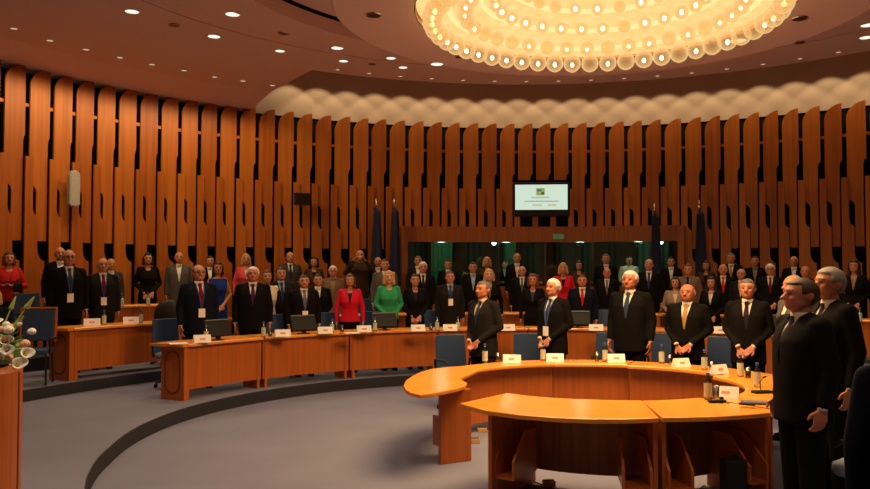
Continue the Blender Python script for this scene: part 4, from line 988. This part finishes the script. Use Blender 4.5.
for px, py, lab in ((206, 341.5, 'beside the left end card'), (263.5, 337, 'before the woman in cream'), (332, 333, 'left of the woman in crimson'), (375, 331.5, 'right of the woman in crimson'), (437, 330.8, 'left of the man with badge'), (458, 330.5, 'right of the man with badge')):
    put('bottle', make_bottle, px, py, T1+.751, 0, 'small water bottle on the middle ring desks, '+lab, 'water bottles on the middle ring')
for px, py, lab in ((270, 337, 'before the woman in cream'), (342, 332.5, 'left of the woman in crimson'), (431, 330.8, 'near the woman with tied hair'),):
    put('glass', make_glass, px, py, T1+.751, 0, 'clear drinking glass on the middle ring desks, '+lab, 'glasses on the middle ring')
for px, py, z, lab in ((104, 324.8, T2, 'on the left desk before the bald man with dark red tie'), (141, 323.3, T2, 'on the left desk near its right end'), (122, 306.5, T3, 'at the left end of the highest desk'), (148, 305.6, T3, 'on the highest desk below the woman in black'), (860, 321.5, T2, 'on the far right desk before the long haired woman')):
    put('bottle', make_bottle, px, py, z+.751, 0, 'small water bottle '+lab, 'water bottles on the raised rings')
tag(MB().box(at(352, 333, T1+.757), (.22, .16, .012), .3).build('paper_stack', 'paper', off=at(352, 333, T1+.751)), 'small stack of papers before the woman in crimson', 'papers')
tag(MB().box(at(178, 343.5, T1+.756), (.24, .17, .01), .5).build('paper_stack', 'paper', off=at(178, 343.5, T1+.751)), 'loose papers on the left end of the middle ring', 'papers')
# monitors on the middle ring
def monitor(px, py, label, w_=.44, zt=T1):
    p = at(px, py, zt+.751); az = az_of(p.x, p.y); p = pol(max(5.68, math.hypot(p.x-OX, p.y-OY)), az, zt+.751)
    t = thing('desk_monitor', label, 'monitor', p, -rad(az))
    MB().box((0, 0, .17), (w_, .035, .25), rx=rad(-22)).build('screen_casing', 'plastic', t, off=(0, 0, 0), bevel=.01)
    MB().box((0, .035, .275), (w_*.93, .05, .02), rx=rad(-22)).build('top_edge', mat('grey_plastic', (.12, .12, .12), .4), t, off=(0, 0, 0), bevel=.004)
    MB().box((0, -.01, .06), (.06, .04, .12)).build('neck', 'plastic', t, off=(0, 0, 0)); MB().lathe([(.10, 0), (.10, .01), (.03, .02)], 20).build('foot', 'plastic', t, off=(0, 0, 0))
for px, py, lab in ((231, 341, 'black monitor seen from behind, left of the ruddy white haired man'), (315, 335, 'black monitor seen from behind, before the stocky man'), (400, 332.6, 'black monitor seen from behind, before the green jacket'), (580, 331.5, 'black monitor seen from behind, before the red tie'), (769, 336, 'black monitor at the right end of the middle ring')):
    monitor(px, py, lab)
# folder, telephone and small devices
p = at(763, 403.5, .752); t = thing('document_folder', 'dark grey folder lying under the hand of the big man at right', 'folder', p, rad(-14))
MB().box((0, 0, .006), (.34, .15, .012)).build('cover', mat('folder_grey', (.07, .075, .09), .5), t, off=(0, 0, 0), bevel=.003)
MB().box((.0, -.002, .0145), (.325, .14, .003)).build('cover_flap', mat('folder_edge', (.10, .11, .13), .5), t, off=(0, 0, 0))
p = at(751, 404.5, .772); tag(MB().box((p.x-.04, p.y-.02, .78), (.13, .055, .016), rad(-25)).build('telephone', 'plastic', off=(p.x-.04, p.y-.02, .772), bevel=.004), 'black mobile phone on the left end of the grey folder', 'telephone')
p = at(717, 402.5, .752); t = thing('microphone_base', 'small black device with a coiled wire beside the near name card', 'microphone', p, .1)
MB().box((0, 0, .012), (.15, .05, .024)).box((.05, .02, .03), (.03, .03, .03)).build('base', 'plastic', t, off=(0, 0, 0), bevel=.005)
MB().tube([(.04+.05*math.cos(k/3), -.05+.025*math.sin(k/3), .004) for k in range(-4, 14)], .0025, 6).build('wire', 'steel', t, off=(0, 0, 0))
p = at(762, 393, .752); t = thing('microphone_base', 'black microphone base beyond the folder near the big man', 'microphone', p, .2)
MB().box((0, 0, .012), (.18, .08, .024)).build('base', 'plastic', t, off=(0, 0, 0), bevel=.005)
MB().tube([(0, .02, .02), (.0, .03, .10), (.03, .02, .14)], .004, 6).cap((.03, .02, .14), (.05, .01, .15), .008, .008).build('gooseneck', 'plastic', t, off=(0, 0, 0), smooth=True)
p = at(573, 362, .752); t = thing('eyeglasses', 'pair of folded spectacles left of the tall white haired man on the table', 'spectacles', p, .1)
b = MB()
for s in (-1, 1): b.tube([(s*.033+.024*math.cos(2*PI*i/12), 0, .022+.02*math.sin(2*PI*i/12)) for i in range(13)], .002, 6); b.tube([(s*.058, 0, .025), (s*.055, .12, .006)], .002, 6)
b.tube([(-.009, 0, .025), (.009, 0, .025)], .002, 6).build('frame', 'steel', t, off=(0, 0, 0))
# briefcase under the table
t = thing('briefcase', 'dark upright briefcase on the floor under the right side of the table', 'briefcase', (2.40, 6.55, 0), rad(12))
MB().box((0, 0, .19), (.19, .13, .36)).build('case', mat('case_leather', (.006, .008, .014), .7), t, off=(0, 0, 0), bevel=.02)
MB().tube([(-.04, 0, .37), (-.035, 0, .395), (.035, 0, .395), (.04, 0, .37)], .007).build('handle', 'plastic', t, off=(0, 0, 0), smooth=True)
# floor sockets and cables
for px, py, lab in ((549, 486, 'yellowish floor socket box under the nearest table unit'), (475, 443, 'yellowish socket box on the floor behind the table end panel'), (482, 432, 'yellowish socket box farther back under the table gap')):
    p = at(px, py, 0); t = thing('socket_box', lab, 'socket box', p, .1)
    MB().box((0, 0, .025), (.11, .06, .05)).build('box_shell', 'lightwood', t, off=(0, 0, 0), bevel=.006); MB().box((0, 0, .052), (.09, .04, .006)).build('socket_plate', 'plastic', t, off=(0, 0, 0))
for k, (px, py, lab) in enumerate(((530, 484, 'thin black cable looping on the carpet under the nearest table unit'), (478, 428, 'thin black cable lying behind the end panel of the tongue'), (688, 488, 'thin black cable under the near right table unit'))):
    p = at(px, py, .006); pts = [(p.x+.35*(i/14-.5), p.y+.06*math.sin(i*.9+k)+.02*i/14, .006) for i in range(15)]
    tag(MB().tube(pts, .005, 6).build('cable', 'plastic', off=p, smooth=True), lab, 'cable')

# ------------------------------------------------------------------ flags
FL = bpy.data.materials.new('blue_flag_with_yellow'); nt, bs = nodes(FL); bs.inputs['Roughness'].default_value = .8
tc = nt.nodes.new('ShaderNodeTexCoord'); sp = nt.nodes.new('ShaderNodeSeparateXYZ'); nt.links.new(tc.outputs['Object'], sp.inputs[0])
ma = nt.nodes.new('ShaderNodeMath'); ma.operation = 'MULTIPLY_ADD'; ma.inputs[1].default_value = 2.2; nt.links.new(sp.outputs['X'], ma.inputs[0]); nt.links.new(sp.outputs['Z'], ma.inputs[2])
r1 = nt.nodes.new('ShaderNodeValToRGB'); r1.color_ramp.interpolation = 'CONSTANT'; e_ = r1.color_ramp.elements
e_[0].color = (.005, .008, .045, 1); e_[1].position = .62; e_[1].color = (.45, .18, .02, 1); n_ = e_.new(.74); n_.color = (.005, .008, .045, 1)
nt.links.new(ma.outputs[0], r1.inputs[0]); nt.links.new(r1.outputs[0], bs.inputs['Base Color'])
def flag(px, ptop, R_, label, seed):
    x, y = on_ring(px, R_); zt = z_at(ptop, y); t = thing('flag', label, 'flag', (x, y, T3), 0)
    H = zt-T3
    MB().cap((0, 0, .05), (0, 0, H-.1), .014, .012, 10).build('pole', 'steel', t, off=(0, 0, 0), smooth=True)
    MB().lathe([(.20, 0), (.20, .03), (.05, .06), (.03, .10)], 24).build('pole_base', 'steel', t, off=(0, 0, 0))
    MB().lathe([(.012, H-.20), (.035, H-.16), (.012, H-.12), (.030, H-.06), (.004, H)], 12).build('finial', 'chrome', t, off=(0, 0, 0), smooth=True)
    b = MB(); n = 30; zs = [(H-.22, .03), (H-.34, .07), (H-.7, .085), (H-1.1, .10), (H-1.5, .115), (H-1.9, .12), (H-2.0, .11)]; vs = []
    for z_, r_ in zs:
        for i in range(n):
            a = 2*PI*i/n; q = r_*(1+.28*math.sin(5*a+seed)+.12*math.sin(9*a+2*seed+z_)); vs.append(Vector((q*math.cos(a)+.02, q*.6*math.sin(a), z_)))
    fs = [(j*n+i, (j+1)*n+i, (j+1)*n+(i+1) % n, j*n+(i+1) % n) for j in range(len(zs)-1) for i in range(n)]+[tuple(range(n)), tuple((len(zs)-1)*n+i for i in range(n-1, -1, -1))]
    b.add(vs, fs).build('flag_cloth', FL, t, off=(0, 0, 0), smooth=True)
for px, py, lab, sd in ((376, 198, 'leftmost dark blue flag hanging on its pole beside the cameraman', 0), (394, 198, 'dark blue flag hanging against the left end of the booth', 1.3), (655, 203, 'dark blue flag hanging before the right part of the booth glass', 2.1), (700, 200, 'dark blue flag hanging right of the booth', 3.0)):
    flag(px, py, 10.45, lab, sd)

# ------------------------------------------------------------------ flowers on the lectern
fa = thing('flower_arrangement', 'bouquet of white callas, roses and green leaves on the lectern', 'flowers', (lx+.40, ly-.02, T1+1.137))
M['petal'] = mat('white_petal', (.92, .90, .80), .5); M['petal2'] = mat('peach_petal', (.75, .42, .22), .5); M['leaf'] = mat('leaf', (.09, .22, .05), .5); M['bud'] = mat('green_bud', (.38, .45, .10), .5); M['yel'] = mat('spadix', (.75, .45, .05), .5)
MB().lathe([(.10, 0), (.15, .04), (.16, .09), (.13, .09)], 24).build('bowl', 'leaf', fa, off=(0, 0, 0))
rnd = random.Random(3)
def dirv(a, e): return Vector((math.cos(a)*math.cos(e), math.sin(a)*math.cos(e), math.sin(e)))
for k in range(64):
    d = dirv(rnd.uniform(0, 2*PI), rnd.uniform(-.1, 1.2)); L = rnd.uniform(.13, .25); q = d.to_track_quat('Y', 'Z').to_matrix(); c0 = Vector((0, 0, .06))
    b = MB(); w0 = rnd.uniform(.02, .035); pts = [Vector((0, 0, 0)), Vector((w0, L*.4, .01)), Vector((w0*.7, L*.75, .0)), Vector((0, L, -.02)), Vector((-w0*.7, L*.75, 0)), Vector((-w0, L*.4, .01))]
    vs = [c0+q@p_ for p_ in pts]+[c0+q@(p_+Vector((0, 0, -.004))) for p_ in pts]
    b.add(vs, [(0, 1, 2, 3, 4, 5), (11, 10, 9, 8, 7, 6)]+[(i, (i+6), (i+1) % 6+6, (i+1) % 6) for i in range(6)]); b.build('leaf', 'leaf', fa, off=(0, 0, 0))
def calla(c, d, s):
    q = d.to_track_quat('Z', 'Y').to_matrix(); b = MB(); n = 18; vs = []; prof = [(.012, 0), (.022, .04), (.032, .075), (.055, .105), (.075, .115)]
    for off in (0, .003):
        for r_, z_ in prof:
            for i in range(n):
                a = 2*PI*i/n; k = 1+.35*max(0, math.cos(a))*(z_/.115)**2; vs.append(c+q@Vector(((r_-off)*k*math.cos(a)*s, (r_-off)*math.sin(a)*s, (z_+.03*max(0, math.cos(a))*(z_/.115)**2)*s)))
    m = len(prof); K = m*n; fs = []
    for o_ in (0, 1):
        for j in range(m-1):
            for i in range(n): f_ = (o_*K+j*n+i, o_*K+j*n+(i+1) % n, o_*K+(j+1)*n+(i+1) % n, o_*K+(j+1)*n+i); fs.append(f_ if o_ == 0 else f_[::-1])
    fs += [((m-1)*n+i, (m-1)*n+(i+1) % n, K+(m-1)*n+(i+1) % n, K+(m-1)*n+i) for i in range(n)]
    f = b.add(vs, fs).build('calla_flower', 'petal', fa, off=(0, 0, 0), smooth=True)
    MB().cap(c+d*.03*s, c+d*.10*s, .007, .006, 8).build('spadix', 'yel', f, off=(0, 0, 0), smooth=True)
def rose(c, s, m):
    b = MB().ell(c, (s, s, s*.85), 12, 8)
    for i in range(7): a = 2*PI*i/7; b.ell(c+Vector((s*.6*math.cos(a), s*.6*math.sin(a), -.1*s)), (s*.55, s*.55, s*.6), 8, 6)
    b.build('rose', m, fa, off=(0, 0, 0), smooth=True)
for (x_, y_, z_), s, dv in (((.06, -.16, .02), .62, (.1, -.8, .6)), ((.22, -.10, -.02), .68, (.5, -.6, .6)), ((-.06, -.14, .12), .6, (-.1, -.6, .8)), ((.09, -.10, .22), .55, (.2, -.4, .9)), ((-.12, -.14, .03), .62, (-.3, -.7, .6)), ((.15, -.12, .12), .6, (.5, -.6, .7)), ((.0, -.08, .26), .6, (0, -.4, 1)), ((.16, -.14, .04), .5, (.3, -.8, .6)), ((.0, -.16, .10), .5, (.0, -.7, .7)), ((.10, -.2, .15), .6, (.1, -.9, .45)), ((.20, -.17, .09), .55, (.4, -.9, .3)), ((.03, -.22, .21), .55, (0, -.9, .5)), ((.25, -.08, .05), .6, (.7, -.6, .5))):
    calla(Vector((x_-.04, y_, z_)), Vector(dv).normalized(), s*.78)
for k in range(24):
    rose(Vector((rnd.uniform(-.16, .22), rnd.uniform(-.2, -.05), rnd.uniform(.05, .30))), rnd.uniform(.014, .024), ('petal', 'petal2', 'bud')[k % 3])
for x_, y_, z_, s, m in ((.08, -.19, .19, .028, 'petal2'), (.16, -.16, .22, .03, 'petal'), (-.03, -.2, .24, .036, 'petal'), (.22, -.08, .13, .028, 'petal2'), (.02, -.14, .30, .032, 'petal'), (.24, -.04, .20, .024, 'petal'), (-.10, -.16, .29, .036, 'petal2'), (.12, -.2, .09, .03, 'petal'), (-.2, -.1, .2, .035, 'petal')):
    rose(Vector((x_, y_, z_)), s, m)
for a, e, L in ((.5, 1.0, .42), (.9, 1.2, .38), (-.3, .8, .34)):
    d = dirv(a, e); MB().cap(d*.1+Vector((0, -.05, .05)), d*(L-.07)+Vector((0, -.05, .05)), .004, .004, 6).cap(d*(L-.07)+Vector((0, -.05, .05)), d*L+Vector((0, -.05, .05)), .016, .005, 8).build('lily_bud', 'bud', fa, off=(0, 0, 0), smooth=True)
